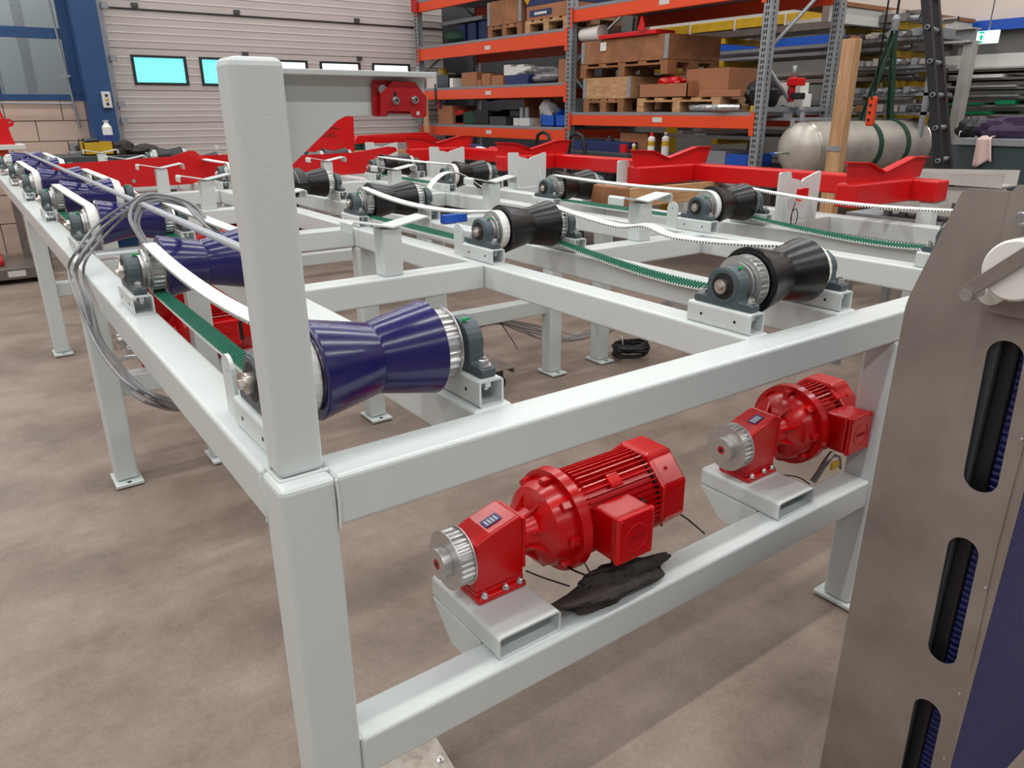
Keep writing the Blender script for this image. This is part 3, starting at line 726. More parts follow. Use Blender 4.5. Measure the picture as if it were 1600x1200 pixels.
blob('wrapped_cloth', 'rag', (.835, .055, .555), (.155, .042, .034), 3, 'dark crumpled cloth wrapped round the connectors below the nearest motor', 'cloth', 40, 18, .25, .0, 1, .25)
MB_ = MB(); MB_.tube([(.88, .06, .57), (.855, .075, .60), (.85, .06, .64)], .012, 8); put(MB_.obj('connector_cable', 'rag'), 'thick dark cable end rising from the cloth to the terminal box', 'cable')
def cable(name, label, pts, r=.003, mt='blackcable', sub=8, group=None):
    # Catmull-Rom through pts
    P = [Vector(p) for p in pts]; Q = []
    for i in range(len(P)-1):
        a, b, c, d = P[max(i-1, 0)], P[i], P[i+1], P[min(i+2, len(P)-1)]
        for k in range(sub):
            t = k/sub; Q.append(.5*((2*b)+(c-a)*t+(2*a-5*b+4*c-d)*t*t+(3*b-a-3*c+d)*t*t*t))
    Q.append(P[-1]); o = MB().tube(Q, r, 7).obj(name, mt); return tag(o, label, 'cable', group)
A_ = lambda x, y, **k: tuple(at(x, y, **k))
cable('thin_cable', 'thin black cable from the gearbox foot to the dark cloth', [A_(822, 892, Y=.11), A_(850, 903, Y=.09), A_(890, 916, Y=.06)], .0022)
cable('thin_cable', 'thin black cable crossing under the bell housing of the nearest motor', [A_(866, 872, Y=.2), A_(890, 888, Y=.12), A_(918, 900, Y=.06)], .0026)
cable('thin_cable', 'thin black cable dropping steeply behind the dark cloth', [A_(908, 870, Y=.2), A_(922, 895, Y=.1), A_(926, 902, Y=.06)], .0022)
cable('thin_cable', 'thin black cable from the near motor fan cover down to the beam', [A_(1051, 796, Y=.16), A_(1075, 812, Y=.13), A_(1101, 834, Y=.09)], .0026)
cable('thin_cable', 'thin black cable from the right motor gearbox to its seat', [A_(1216, 742, Y=.2), A_(1245, 745, Y=.15), A_(1266, 757, Y=.1)], .0022)
cable('connector_lead', 'thick grey connector lead with black tie hanging below the right motor', [A_(1301, 708, Y=.07), A_(1290, 722, Y=.07), A_(1280, 738, Y=.08), A_(1270, 752, Y=.09)], .011, 'pipe')
cable('connector_lead', 'curved grey lead beside the yellow tag below the right motor', [A_(1304, 712, Y=.07), A_(1312, 716, Y=.07), A_(1313, 732, Y=.08)], .005, 'pipe')
p = at(1304, 727, Y=.05); tag(MB().box(p.x-.02, .045, p.z-.012, p.x+.02, .055, p.z+.013).obj('yellow_tag', 'yellow', None, .002), 'small yellow tag hanging from the right motor lead', 'tag')

# white plastic tube lying along the blue rollers
a, b = at(38, 238, Z=BZ+.175), at(392, 398, Z=BZ+.175); a = Vector((.28, 8.6, BZ+.17)); a = at(38, 238, Y=8.4); b = at(400, 398, Y=.75)
put(MB().tube([a, (a+b)/2, b], .0115, 12).obj('plastic_tube', 'greyplastic'), 'long light grey plastic tube lying across the blue rollers', 'tube')

# cable bundle looped over the left table edge
def bundle(name, label, pts, n, spread, r, mt, seed, kinds='cable'):
    rnd = random.Random(seed); t = thing(name, label, kinds, tuple(pts[0]))
    P0 = Vector(pts[0])
    for k in range(n):
        off = Vector((rnd.uniform(-1, 1), rnd.uniform(-1, 1), rnd.uniform(-1, 1)))*spread
        P = [Vector(p)-P0+off*(1 if 0 < i < len(pts)-1 else .6)+Vector((rnd.uniform(-1, 1), rnd.uniform(-1, 1), rnd.uniform(-1, 1)))*spread*.35 for i, p in enumerate(pts)]; Q = []
        for i in range(len(P)-1):
            a, b, c, d = P[max(i-1, 0)], P[i], P[i+1], P[min(i+2, len(P)-1)]
            for q in range(8):
                u = q/8; Q.append(.5*((2*b)+(c-a)*u+(2*a-5*b+4*c-d)*u*u+(3*b-a-3*c+d)*u*u*u))
        Q.append(P[-1]); MB().tube(Q, r, 6).obj('strand', mt, t)
    return t
lp = [at(345, 640, X=.5), at(300, 640, X=.25), at(262, 630, X=.05), at(214, 605, X=-.03), at(172, 560, X=-.04), at(148, 520, X=-.04), at(132, 470, X=-.04), at(118, 425, X=-.03), at(128, 395, X=.0), at(160, 358, Y=2.3), at(205, 322, Y=2.25), at(245, 308, Y=2.2), at(290, 318, Y=2.1), at(320, 345, Y=1.95), at(345, 372, Y=1.8), at(380, 410, Y=1.65)]
bundle('cable_bundle', 'bundle of grey cables looped over the left table edge and hanging down', lp, 5, .02, .0055, 'cable', 4)
lp = [at(215, 395, Y=2.05), at(207, 355, Y=2.1), at(215, 325, Y=2.15), at(240, 309, Y=2.15), at(285, 316, Y=2.1), at(325, 352, Y=2.0)]
lp2 = [at(242, 400, Y=1.95), at(222, 372, Y=2.0), at(209, 342, Y=2.1), at(222, 318, Y=2.15), at(250, 306, Y=2.15), at(300, 322, Y=2.1), at(332, 352, Y=2.0), at(352, 378, Y=1.9)]
bundle('cable_bundle', 'coil of grey cables standing upright between the second and third blue rollers', lp2, 5, .018, .0055, 'cable', 9)
# hydraulic pipe bits below the left beam
cable('steel_pipe', 'short bent steel pipe behind the second blue roller bearing', [A_(160, 405, Y=1.95), A_(180, 403, Y=1.85), A_(190, 408, Y=1.75), A_(186, 424, Y=1.7)], .008, 'zinc')
cable('steel_pipe', 'short horizontal steel pipe with a coupling under the left beam', [A_(183, 563, Y=2.0), A_(200, 559, Y=2.0), A_(222, 557, Y=2.0)], .009, 'zinc')

# red panels and motors deeper under the tables
def redbox(label, p0, p1, name='red_motor_housing', mt='red2', cat='motor', T=None, bev=.02):
    o = MB().box(0, 0, 0, p1[0]-p0[0], p1[1]-p0[1], p1[2]-p0[2]).obj(name, mt, None, bev, seg=3); o.location = p0; return tag(o, label, cat)
redbox('large flat red side panel seen below the second blue roller', (.24, 2.86, .36), (.80, 2.90, 1.0), 'side_panel', 'red2', 'panel', bev=.004)
gm = gear_motor('red gear motor under the third blue roller, mostly hidden', (.22, 2.80-.0, .54), ml=.2)
q = gear_motor('red gear motor under the table between the second and third saddle posts', (.62, 4.05, .80), ml=.28)
for t_, ya in ((gm, 0), (q, 0)): pass
MB_ = MB().box(.55, 3.97, .70, 1.3, 4.2, .80); put(MB_.obj('motor_beam', 'paint', None, .01), 'white beam carrying the hidden red gear motor', 'beam')
# ================================================================ red frames across the far part of the table
def cradle_beam(xb, segs, z0, z1, label, y0, y1, stub=.545):
    t = thing('red_cradle_frame', label, 'frame', (xb, (y0+y1)/2, z0)); P0 = Vector((xb, (y0+y1)/2, z0))
    T = Matrix.Translation(-P0)
    MB().box(xb, y0, z0, xb+.12, y1, z1, T=T).obj('long_beam', 'red2', t, .012, seg=3)
    for k, y in enumerate(segs):
        s = MB().box(xb-stub, y, z0-.004, xb+.002, y+.12, z1+.002, T=T).obj('stub_tube', 'red2', t, .012, seg=3)
        h = z1; xs = xb-stub-.025
        out = [(xs+.03, h), (xs, h+.105), (xs+.19, h+.095), (xs+.345, h+.042), (xs+.63, h+.108), (xs+.79, h+.104), (xs+.75, h)]
        o = plate2d('vee_plate', out, [], .008, 'red2', s, T @ MX('y', y+.06))
        lip = MB(); pr = out[1:6]
        for i in range(len(pr)-1):
            a, b = pr[i], pr[i+1]; lip.prism([a, b, (b[0], b[1]+.006), (a[0], a[1]+.006)], 'y', y+.035, y+.085, T=T)
        lip.obj('vee_flange', 'red2', s)
    return t
cradle_beam(3.9, [.999, 2.536, 4.10, 5.67], 1.228, 1.342, 'long red cradle frame with vee plates along the right table edge', .86, 6.6)
put(MB().box(3.92, .88, 0, 4.0, .96, 1.226).obj('stand_leg', 'paint', None, .006), 'white stand leg under the near end of the red cradle frame', 'stand')
put(MB().box(3.92, 6.3, 0, 4.0, 6.38, 1.226).obj('stand_leg', 'paint', None, .006), 'white stand leg under the far end of the red cradle frame', 'stand')
# big red channel lying across the left and middle rows
t = thing('red_channel', 'long red channel plate lying across the far part of the tables', 'channel', (.75, 6.0, H+.005))
out = [(-.55, .0), (-.30, .21), (-.05, .215), (.55, .235), (.68, .275), (.74, .275), (.78, .235), (1.22, .235), (1.22, .19), (1.1, .0)]
plate2d('channel_web', [(x-.1, z-.015) for x, z in out], [], .01, 'red2', t, MX('y', -.05))
MB().box(-.55, -.045, -.015, 1.0, .06, -.007).obj('channel_flange', 'red2', t)
MB().rot('y', [(-.07, .02), (-.055, .02)], 16, (.93, 0, .185)).obj('bush', 'zinc', t)
MB().rot('y', [(-.063, .016), (-.055, .016)], 16, (.12, 0, .035)).obj('bolt', 'zinc', t)
t = thing('red_channel', 'long red channel plate right of the tall upright post', 'channel', (2.6, 5.95, H+.005))
out = [(-.62, .0), (-.62, .19), (.25, .2), (.62, .245), (.7, .235), (.72, .2), (.5, .12), (.35, .0)]
plate2d('channel_web', out, [circ(.38, .06, .012, 10)], .01, 'red2', t, MX('y', -.05))
MB().box(-.62, -.045, .0, .35, .06, .008).obj('channel_flange', 'red2', t)
# red gusset plate with stencil, and red plates stack behind it
t = thing('red_gusset_plate', 'upright red gusset plate with dark stencil marks, seen under the cantilever arm', 'plate', (3.2, 7.2, 1.1))
c0 = at(475, 222, Y=7.2); c1 = at(553, 181, Y=7.2); c2 = at(553, 236, Y=7.2)
A0 = at(475, 215, Y=7.2); O = Vector((3.2, 7.2, 1.1))
pts = [at(472, 236, Y=7.2), at(476, 218, Y=7.2), at(502, 186, Y=7.2), at(510, 181, Y=7.2), at(552, 182, Y=7.2), at(554, 240, Y=7.2)]
plate2d('gusset_web', [(p.x-O.x, p.z-O.z) for p in pts], [], .012, 'red2', t, MX('y', 0))
for (u, v, uu) in ((501, 201, 531), (505, 213, 527)):
    a, b = at(u, v, Y=7.18), at(uu, v, Y=7.18); tube_ = MB().tube([(a.x-O.x, -.01, a.z-O.z), ((a.x+b.x)/2-O.x, -.01, a.z-O.z+.012), (b.x-O.x, -.01, b.z-O.z)], .004, 5); tube_.obj('stencil_mark', 'dark', t)
for k, u in enumerate((508, 516, 521)):
    a = at(u, 208, Y=7.18); MB().box(a.x-O.x, -.012, a.z-O.z-.012, a.x-O.x+.006, -.007, a.z-O.z+.012).obj('stencil_mark', 'dark', t)
for k in range(3):
    a = at(556+14*k, 219-7*k, Y=8.8+.15*k); b = at(688-8*k, 219-5*k, Y=8.8+.15*k)
    if k: a.z = zk; 
    o = MB().prism([(a.x, a.z-.05), (a.x, a.z), (a.x+.04, a.z+.06), (b.x-.04, b.z+.02), (b.x, b.z), (b.x, a.z-.05)], 'y', 8.8+.15*k, 8.92+.15*k).obj('red_profile', 'red2', None, .004)
    if k == 0: put(MB().box(a.x+.1, 8.78, 1.052, a.x+.22, 9.3, a.z-.052).obj('bearer', 'greensling'), 'green bearer under the left end of the red notched profiles', 'bearer'); put(MB().box(b.x-.3, 8.78, 1.052, b.x-.18, 9.3, a.z-.052).obj('bearer', 'wood'), 'wooden bearer under the right end of the red notched profiles', 'bearer'); zk = a.z
    put(o, ['nearest of three red notched profiles stacked behind the table', 'middle one of the three stacked red notched profiles', 'rearmost of the three stacked red notched profiles'][k], 'profile')
tb_ = thing('work_table', 'dark work bench carrying the red profiles and timber in front of the racks', 'bench', (4.45, 9.2, 0))
MB().box(-1.4, -.75, .98, 1.75, .45, 1.05).obj('bench_top', 'black', tb_, .005)
for x in (-1.3, 1.6):
    for y in (-.65, .35): MB().box(x, y, 0, x+.07, y+.07, .98).obj('leg', 'black', tb_)
a = at(520, 241, Y=8.6); b = at(644, 225, Y=8.6)
o = MB().box(a.x, 8.52, 1.052, b.x, 8.66, 1.19).obj('timber', 'wood', None, .004); put(o, 'pale timber baulk lying behind the tables under the red profiles', 'timber')
for x in (2.6, 3.3, 4.0):
    pass
# wooden block and cardboard under the right row belts
pA = at(925, 322, Z=1.12)
o = MB().box(0, 0, 0, .12, .1, .1).obj('wood_block', 'wood2', None, .01)
t = thing('wooden_tray', 'wooden tray plank standing behind the third saddle post of the right row', 'tray', (3.0, 2.18, 1.115))
bpy.data.objects.remove(o)
MB().box(-.06, 0, 0, .0, .30, .13).obj('end_block', 'wood2', t, .012)
MB().box(0, 0, 0, .86, .03, .12).obj('front_board', 'wood', t, .004)
MB().box(0, .27, 0, .86, .30, .12).obj('rear_board', 'wood', t, .004)
t.location = (3.10, 2.36, 1.115)
blob('plastic_bag', 'bag', (4.02, 2.3, 1.0), (.2, .15, .16), 5, 'white crumpled plastic bag below the red beam', 'bag', 30, 16, .3, .0, 1, .2)
a = at(690, 333, Z=H+.06); b = at(735, 331, Z=H+.06)
tag(MB().box(a.x, a.y-.02, H+.003, b.x, a.y+.02, H+.05).obj('blue_bar', 'bluebin', None, .004), 'blue bar lying under the sagging white belt behind the second middle roller', 'bar')
# tag and wire on the notched plate
p = at(1250, 303, Y=1.34)
t = thing('warning_tag', 'red and orange tag with a black wire loop hanging on the nearest notched plate', 'tag', p)
MB().box(-.045, -.02, -.03, -.004, -.006, .03).obj('tag_half', 'red2', t, .004); MB().box(.004, -.02, -.028, .05, -.006, .032).obj('tag_half', 'red2', t, .004)
MB().box(-.05, -.024, -.035, -.015, -.02, -.022).obj('orange_corner', 'orange', t)
z = -.12; MB().tube([(-.05+.0, -.012, -.04), (-.07, -.012, -.09)]+[(-.045+.03*math.cos(math.radians(q)), -.012, z+.045*math.sin(math.radians(q))) for q in range(150, 520, 20)]+[(-.068, -.012, -.16), (-.066, -.012, -.215)], .0028, 6).obj('wire_loop', 'blackcable', t)

# ================================================================ cables and bits on the floor
t = thing('cable_coil', 'black coiled cable lying on the floor between the table beams', 'cable', tuple(at(985, 554, Z=.03)))
for k in range(9):
    rr = .105+.035*random.random(); ph = random.random()*6; MB().tube([(rr*math.cos(a)+.01*math.cos(ph), .8*rr*math.sin(a)+.01*math.sin(ph), .012+.05*random.random()*.2+.009*k+.012*math.sin(a+ph)) for a in [math.radians(15*q) for q in range(25)]], .009, 6, cap=False).obj('strand', 'blackcable', t)
MB().tube([(0, .07, .02), (0, .1, .12), (0, .13, .02)], .004, 6).obj('cable_tie', 'white', t)
for k in range(7):
    off = k*5; jr = random.uniform; j1, j2, j3 = jr(-6, 6), jr(-7, 7), jr(-9, 9)
    pts = [A_(735, 508+off*.25, Z=.40), A_(778, 497+off*.3, Z=.40), A_(815+j1, 503+off*.5, Z=.25), A_(850+j2, 514+off*.5+j1*.5, Z=.06), A_(890+j3, 520+off*.5+j2*.6, Z=.02), A_(930+j1, 512+off*.4+j3*.5, Z=.02), A_(975, 498+off*.3+j1, Z=.02), A_(1030+j2, 492+j3, Z=.02)]
    cable('grey_cable', 'loose grey cable of the bundle drooping below the middle table beam', pts, .005, 'cable', group='grey cables drooping below the middle beam')
cable('cable_tie', 'black cable tie tail pointing down from the drooping grey cables', [A_(779, 500, Z=.42), A_(795, 523, Z=.35), A_(809, 546, Z=.28)], .0035, 'blackcable')
for k in range(9):
    pts = [A_(1040-3*k, 470+2.2*k, Z=.02), A_(1060+2*k, 458+4*k, Z=.02), A_(1080+3*k, 470+5*k, Z=.02), A_(1130, 500+6*k, Z=.02)]
    cable('grey_cable', 'grey cable lying in the tangle on the floor beneath the middle row', pts, .006, 'cable', group='tangled grey cables on the floor')
dl = thing('steel_dolly', 'worn brown steel plate dolly on castors on the floor behind the near bearing', 'dolly', tuple(at(775, 580, Z=.16)))
dl.rotation_euler = (0, 0, 0)
MB().box(-.45, -.02, 0, .13, .36, .008).obj('deck_plate', 'brushed', dl, .001)
MB().box(.12, -.02, -.03, .13, .36, 0).obj('deck_lip', 'brushed', dl)
for x, y in ((.09, .02), (.09, .3), (.04, .02), (.04, .3)): MB().rot('z', [(.008, .006), (.011, .005)], 10, (x, y, 0)).obj('rivet', 'zinc', dl)
for y in (.05, .3):
    for x in (-.38, .05): MB().rot('y', [(y-.015, .05), (y+.015, .05)], 20, (x, 0, -.105)).obj('castor_wheel', 'black', dl); MB().box(x-.02, y-.03, -.08, x+.02, y+.03, 0).obj('castor_fork', 'darkgrey', dl)
pl = thing('steel_platform', 'worn bright steel platform with screws in front of the lower beam', 'platform', (0, 0, 0))
pz = .10; c = at(682, 1152, Z=pz); d = at(712, 1202, Z=pz); dd = (d-c).normalized(); pl.location = c
n_ = Vector((-dd.y, dd.x, 0)); n_ = -n_ if n_.x > 0 else n_
pv = [Vector((0, 0, 0))-dd*.02, dd*.45-dd*0, dd*.45+n_*.42, n_*.42-dd*.02]
MB().prism([(v.x, v.y) for v in pv], 'z', -.008, 0).obj('deck_plate', 'wornplate', pl, .001)
MB().prism([(v.x, v.y) for v in (pv[0], pv[1], pv[1]+n_*.015, pv[0]+n_*.015)], 'z', -.1, -.008).obj('side_rail', 'brushed', pl)
MB().prism([(v.x, v.y) for v in (pv[3], pv[2], pv[2]-n_*.015, pv[3]-n_*.015)], 'z', -.1, -.008).obj('side_rail', 'brushed', pl)
for u, v in ((661, 1158), (688, 1188)):
    p = at(u, v, Z=pz)-c; q = MB(); hexbolt(q, p.x, p.y, 0, .006, .006); q.obj('screw', 'zinc', pl)
# pallet truck far left under the table
pt = thing('pallet_truck', 'low grey steel pallet truck with worn label behind the left legs', 'truck', tuple(at(20, 445, Z=.0)))
p0 = at(20, 445, Z=0)
MB().box(-.5, 0, .05, .35, .9, .17).obj('chassis', 'pipe', pt, .01)
MB().box(-.5, .2, .17, -.02, .8, .24).obj('hood', 'darkred', pt, .02)
MB().box(-.02, -.005, .08, .14, 0, .14).obj('label', 'offwhite', pt)
MB().rot('x', [(-.45, .09), (-.36, .09)], 20, (0, .05, .09)).obj('wheel', 'black', pt)
for k, (u, v) in enumerate(((0, 355), (1, 395))): pass
# ================================================================ steel conveyor end in the foreground right
SX = 1.15
cv = thing('conveyor_end', 'tall worn stainless sheet of an upright conveyor, slotted, with blue ribbed belt behind', 'conveyor', (SX, -.55, 0))
def W2(o): o.parent = cv; o.matrix_parent_inverse = Matrix.Translation((-SX, .55, 0)); return o
def racetrack(y, z0, z1, r, dy0=0.): return circ(y+dy0, z1-r, r, 12, 0, 180)+circ(y, z0+r, r, 12, 180, 360)
out = [(-.40, .05), (-.40, 1.335), (-.404, 1.36), (-.462, 1.562), (-.474, 1.57), (-.60, 1.57), (-.655, 1.50), (-.655, .9), (-.672, .4), (-.68, .05)]
W2(plate2d('side_sheet', out, [racetrack(-.600, 1.010, 1.312, .031, .008), racetrack(-.606, .607, .905, .029, .006), racetrack(-.612, .20, .501, .029, .006)], .003, 'brushed', None, MX('x', SX)))
W2(MB().box(SX+.002, -.665, .05, SX+.03, -.655, 1.5).obj('return_flange', 'brushed'))
W2(MB().box(SX+.035, -.60, .05, SX+.065, -.545, 1.5).obj('guide_rail', 'black', None, .004))
W2(MB().box(SX+.012, -.575, .05, SX+.03, -.545, 1.5).obj('edge_strip', 'darkgrey', None, .003))
W2(MB().box(SX+.05, -.66, .05, SX+.75, -.648, 1.50).obj('ribbed_belt', 'belt_blue'))
W2(MB().box(SX+.075, -.60, .05, SX+.08, -.42, 1.45).obj('inner_curtain', 'dark'))
W2(MB().box(SX+.045, -.648, .05, SX+.055, -.602, 1.45).obj('inner_belt_edge', 'belt_blue'))
for z in (1.14, .82, .56, .385, .355, .21): W2(MB().rot('x', [(SX-.004, .003), (SX-.0015, .004)], 10, (0, -.650-(1.1-z)*.012, z)).obj('rivet', 'zinc'))
for z in (1.07, .24): W2(MB().rot('x', [(SX+.02, .022), (SX+.05, .022)], 24, (0, -.652, z)).obj('roller_cap', 'white'))
W2(MB().box(SX+.70, -.68, .05, SX+.703, -.40, 1.57).obj('far_side_sheet', 'brushed'))
for y in (-.43, -.64):
    W2(MB().box(SX+.0, y, 0, SX+.05, y+.05, .06).obj('foot', 'darkgrey', None, .004)); W2(MB().box(SX+.66, y, 0, SX+.705, y+.05, .06).obj('foot', 'darkgrey', None, .004))
# top bracket with shaft and white idler roller
c = at(1598, 382, X=SX-.05)
br = [(-.545, 1.40), (-.545, 1.57), (-.553, 1.582), (-.62, 1.582), (-.68, 1.57), (-.68, 1.40)]
W2(plate2d('bearing_bracket', br, [circ(-.605, 1.545, .016, 14)], .004, 'brushed', None, MX('x', SX-.006)))
W2(MB().box(SX-.02, -.68, 1.36, SX-.004, -.548, 1.40).obj('mounting_strap', 'brushed', None, .002))
sh = at(1572, 322, X=SX-.05)
W2(MB().rot('x', [(SX-.07, .009), (SX-.066, .0105), (SX+.03, .0105)], 20, (0, -.590, 1.535)).obj('shaft', 'zinc'))
W2(MB().rot('x', [(SX-.035, .019), (SX-.009, .019)], 6, (0, -.590, 1.535)).obj('shaft_nut', 'zinc'))
W2(MB().rot('x', [(SX-.085, .048), (SX-.08, .052), (SX-.01, .052), (SX-.006, .048)], 40, (0, -.605, 1.452)).obj('idler_roller', 'white'))
T = Matrix.Translation((0, -.592, 1.455)) @ Matrix.Rotation(math.radians(45), 4, 'X')
W2(MB().box(SX-.095, -.012, -.072, SX-.088, .012, .08, T=T).obj('tension_bar', 'brushed', None, .001))
W2(MB().rot('x', [(SX-.1, .011), (SX-.05, .011)], 18, (0, -.545, 1.402)).obj('pivot_bolt', 'zinc'))
W2(MB().rot('x', [(SX-.04, .022), (SX-.0, .022)], 24, (0, -.560, 1.400)).obj('pivot_boss', 'white'))
# ================================================================ pallet racks
RX0, RX1 = 6.0, 7.08
def upright(t, x, y):
    u = MB().box(x-.05, y-.045, 0, x+.05, y+.045, 5.2).obj('upright', 'galv', t, .004)
    s = MB(); z = .1
    while z < 4.2:
        s.box(x-.052, y-.018, z, x-.05, y-.006, z+.03); s.box(x-.052, y+.006, z, x-.05, y+.018, z+.03)
        s.box(x-.018, y-.047, z, x-.006, y-.045, z+.03); z += .05
    s.obj('punched_slot', 'dark', u, stuff=True)
    return u
YU = [10.12, 6.40, 3.60]
LEV1 = [(1.46, 1.33), (1.985, 1.85), (2.59, 2.43), (3.24, 3.11)]
LEV2 = [(1.64, 1.52), (2.80, 2.67)]
def rack(label, ya, yb, levs, ends):
    t = thing('pallet_rack', label, 'rack', (RX0, (ya+yb)/2, 0)); P0 = Vector((RX0, (ya+yb)/2, 0)); T = Matrix.Translation(-P0)
    for y in ends:
        for x in (RX0, RX1):
            o = upright(t, x, y)
            o.data.transform(T)
            for c in o.children: c.data.transform(T)
        for k, z in enumerate((.4, 1.3, 2.2, 3.1)):
            a, b = ((RX0, y, z), (RX1, y, z+.8)); a, b = (a, b) if k % 2 == 0 else ((RX1, y, z), (RX0, y, z+.8))
            MB().tube([Vector(a)-P0, Vector(b)-P0], .018, 8).obj('brace', 'galv', t)
        MB().box(RX0, y-.015, 1.68, RX1, y+.015, 1.72, T=T).obj('brace', 'galv', t)
    for z1, z0 in levs:
        for x in (RX0, RX1):
            o = MB().box(x-.03, yb+.045, z0, x+.02, ya-.045, z1, T=T).obj('load_beam', 'orange', t, .006)
            if x == RX0:
                for y in (yb+.05, ya-.05): MB().box(x-.056, y-.03 if y < 5 or y == yb+.05 else y-.01, z0-.06, x-.05, y+.02, z1+.03, T=T).obj('beam_connector', 'orange', o)
                yy = (ya+yb)/2-.1; MB().box(x-.032, yy-.07, z0+.05, x-.03, yy+.07, z0+.1, T=T).obj('shelf_label', 'offwhite', o)
        MB().box(RX0-.03, yb+.05, z1+.001, RX1+.03, ya-.05, z1+.034, T=T).obj('shelf_board', 'shelfgrey', t)
    return t
rack('orange and galvanised pallet rack standing against the sectional door', YU[0], YU[1], LEV1, [YU[0], YU[1]])
rack('orange and galvanised pallet rack bay with stacked pallet collars, right of the first', YU[1]-.0, YU[2], LEV2, [YU[2]])
# red load sign at the far rack upright
p = at(649, 8, X=5.93); tag(MB().box(5.92, 10.02, 3.12, 5.94, 10.18, 3.6).obj('rack_sign', 'darkred'), 'small red load sign on the far upright of the first rack', 'sign')

def ybox(px0, px1, zb, ztop_px, X0, X1, name, mt, label, cat, group=None, bev=.004, zt=None):
    a, b = at(px0, 150, X=X0), at(px1, 150, X=X0)
    z1 = zt if zt is not None else at((px0+px1)/2, ztop_px, X=X0).z
    y0, y1 = min(a.y, b.y), max(a.y, b.y)
    o = MB().box(0, 0, 0, X1-X0, y1-y0, max(z1-zb, .02)).obj(name, mt, None, bev); o.location = (X0, y0, zb); return tag(o, label, cat, group)
def pallet(label, y0, y1, x0, x1, z, mt='wood2', group=None):
    t = thing('euro_pallet', label, 'pallet', (x0, y0, z), group); W_, D_ = y1-y0, x1-x0
    for y in (0, W_/2-.05, W_-.1):
        for x in (0, D_/2-.07, D_-.14): MB().box(x, y, .022, x+.14, y+.1, .1).obj('block', mt, t)
        MB().box(0, y, 0, D_, y+.1, .022).obj('bottom_board', mt, t)
    for x in (0, D_/2-.07, D_-.14): MB().box(x, 0, .1, x+.14, W_, .12).obj('stringer_board', mt, t)
    n = 5
    for k in range(n): y = (W_-.12)*k/(n-1); MB().box(0, y, .12, D_, y+.12, .142).obj('top_board', mt, t)
    return t
def collar(label, y0, y1, x0, x1, z, h, mt='card', group=None):
    t = thing('pallet_collar', label, 'crate', (x0, y0, z), group); W_, D_ = y1-y0, x1-x0
    for a, b, c, d in ((0, 0, .02, W_), (D_-.02, 0, D_, W_), (.02, 0, D_-.02, .02), (.02, W_-.02, D_-.02, W_)):
        MB().box(a, b, 0, c, d, h).obj('side_board', mt, t, .003)
    for y in (0, W_-.06): MB().box(-.004, y, .01, 0, y+.06, h-.01).obj('corner_hinge', 'galv', t)
    return t
Z4, Z3, Z2, Z1 = [l[0]+.035 for l in LEV1][::-1]
# level at z 2.6 of the first rack: pallets with crates
yA_, yB_ = at(760, 40, X=6.0).y, at(815, 40, X=6.0).y
pallet('worn wooden pallet under the brown crate on the top visible shelf', yB_+.03, yA_, 6.02, 6.9, Z3, group=None)
collar('brown wooden crate on the left pallet, upper shelf of the first rack', yB_+.03, yA_, 6.02, 6.9, Z3+.145, .30, 'wood2')
yC_, yD_ = at(817, 40, X=6.0).y, at(890, 40, X=6.0).y
pallet('pale wooden pallet under the dark printed box on the upper shelf', yD_+.05, yC_-.02, 6.02, 6.9, Z3, 'wood')
o = MB().box(0, 0, 0, .85, yC_-yD_-.12, .16).obj('carton', 'card', None, .004); o.location = (6.03, yD_+.08, Z3+.145); tag(o, 'low brown carton on the pale pallet, upper shelf of the first rack', 'carton')
MB().box(-.003, .3, .035, 0, .75, .11).obj('printed_label', 'navy', o)
MB().box(-.005, .4, .055, -.003, .65, .085).obj('label_print', 'offwhite', o)
o = MB().box(0, 0, 0, .85, yC_-yD_-.12, .3).obj('dark_carton', 'navy', None, .004); o.location = (6.03, yD_+.08, Z3+.307); tag(o, 'dark blue printed carton with a yellow arrow on top of the brown carton', 'carton')
MB().prism([(.80, .02), (.9, .12), (.84, .12), (.84, .2), (.76, .2), (.76, .12), (.7, .12)], 'x', -.004, 0).obj('yellow_arrow', 'yellow', o)
MB().box(-.004, .2, .1, 0, .35, .14).obj('white_print', 'offwhite', o)
o = MB().box(0, 0, 0, .3, 1.2, .05).obj('steel_trough', 'galv', None, .004); o.location = (6.25, 8.7, Z3+.30); tag(o, 'grey steel trough lying high on the far half of the upper shelf', 'trough')
for k in range(3):
    o = MB().box(0, 0, 0, .4, .22, .28).obj('storage_bin', 'navy', None, .01); o.location = (6.3, 8.65+.3*k, Z3+.001); tag(o, ['dark blue bin under the steel trough, nearest of the three', 'dark blue bin under the steel trough, middle of the three', 'dark blue bin under the steel trough, farthest of the three'][k], 'bin')
o = blob('green_cover', 'greensling', (6.35, 9.5, Z3+.12), (.2, .25, .10), 8, 'dark green rounded cover at the far end of the upper shelf', 'cover', 20, 10, .1)
o = MB().box(0, 0, 0, .5, .5, .45).obj('navy_box', 'navy', None, .01); o.location = (6.45, 9.4, Z4-.62); bpy.data.objects.remove(o)
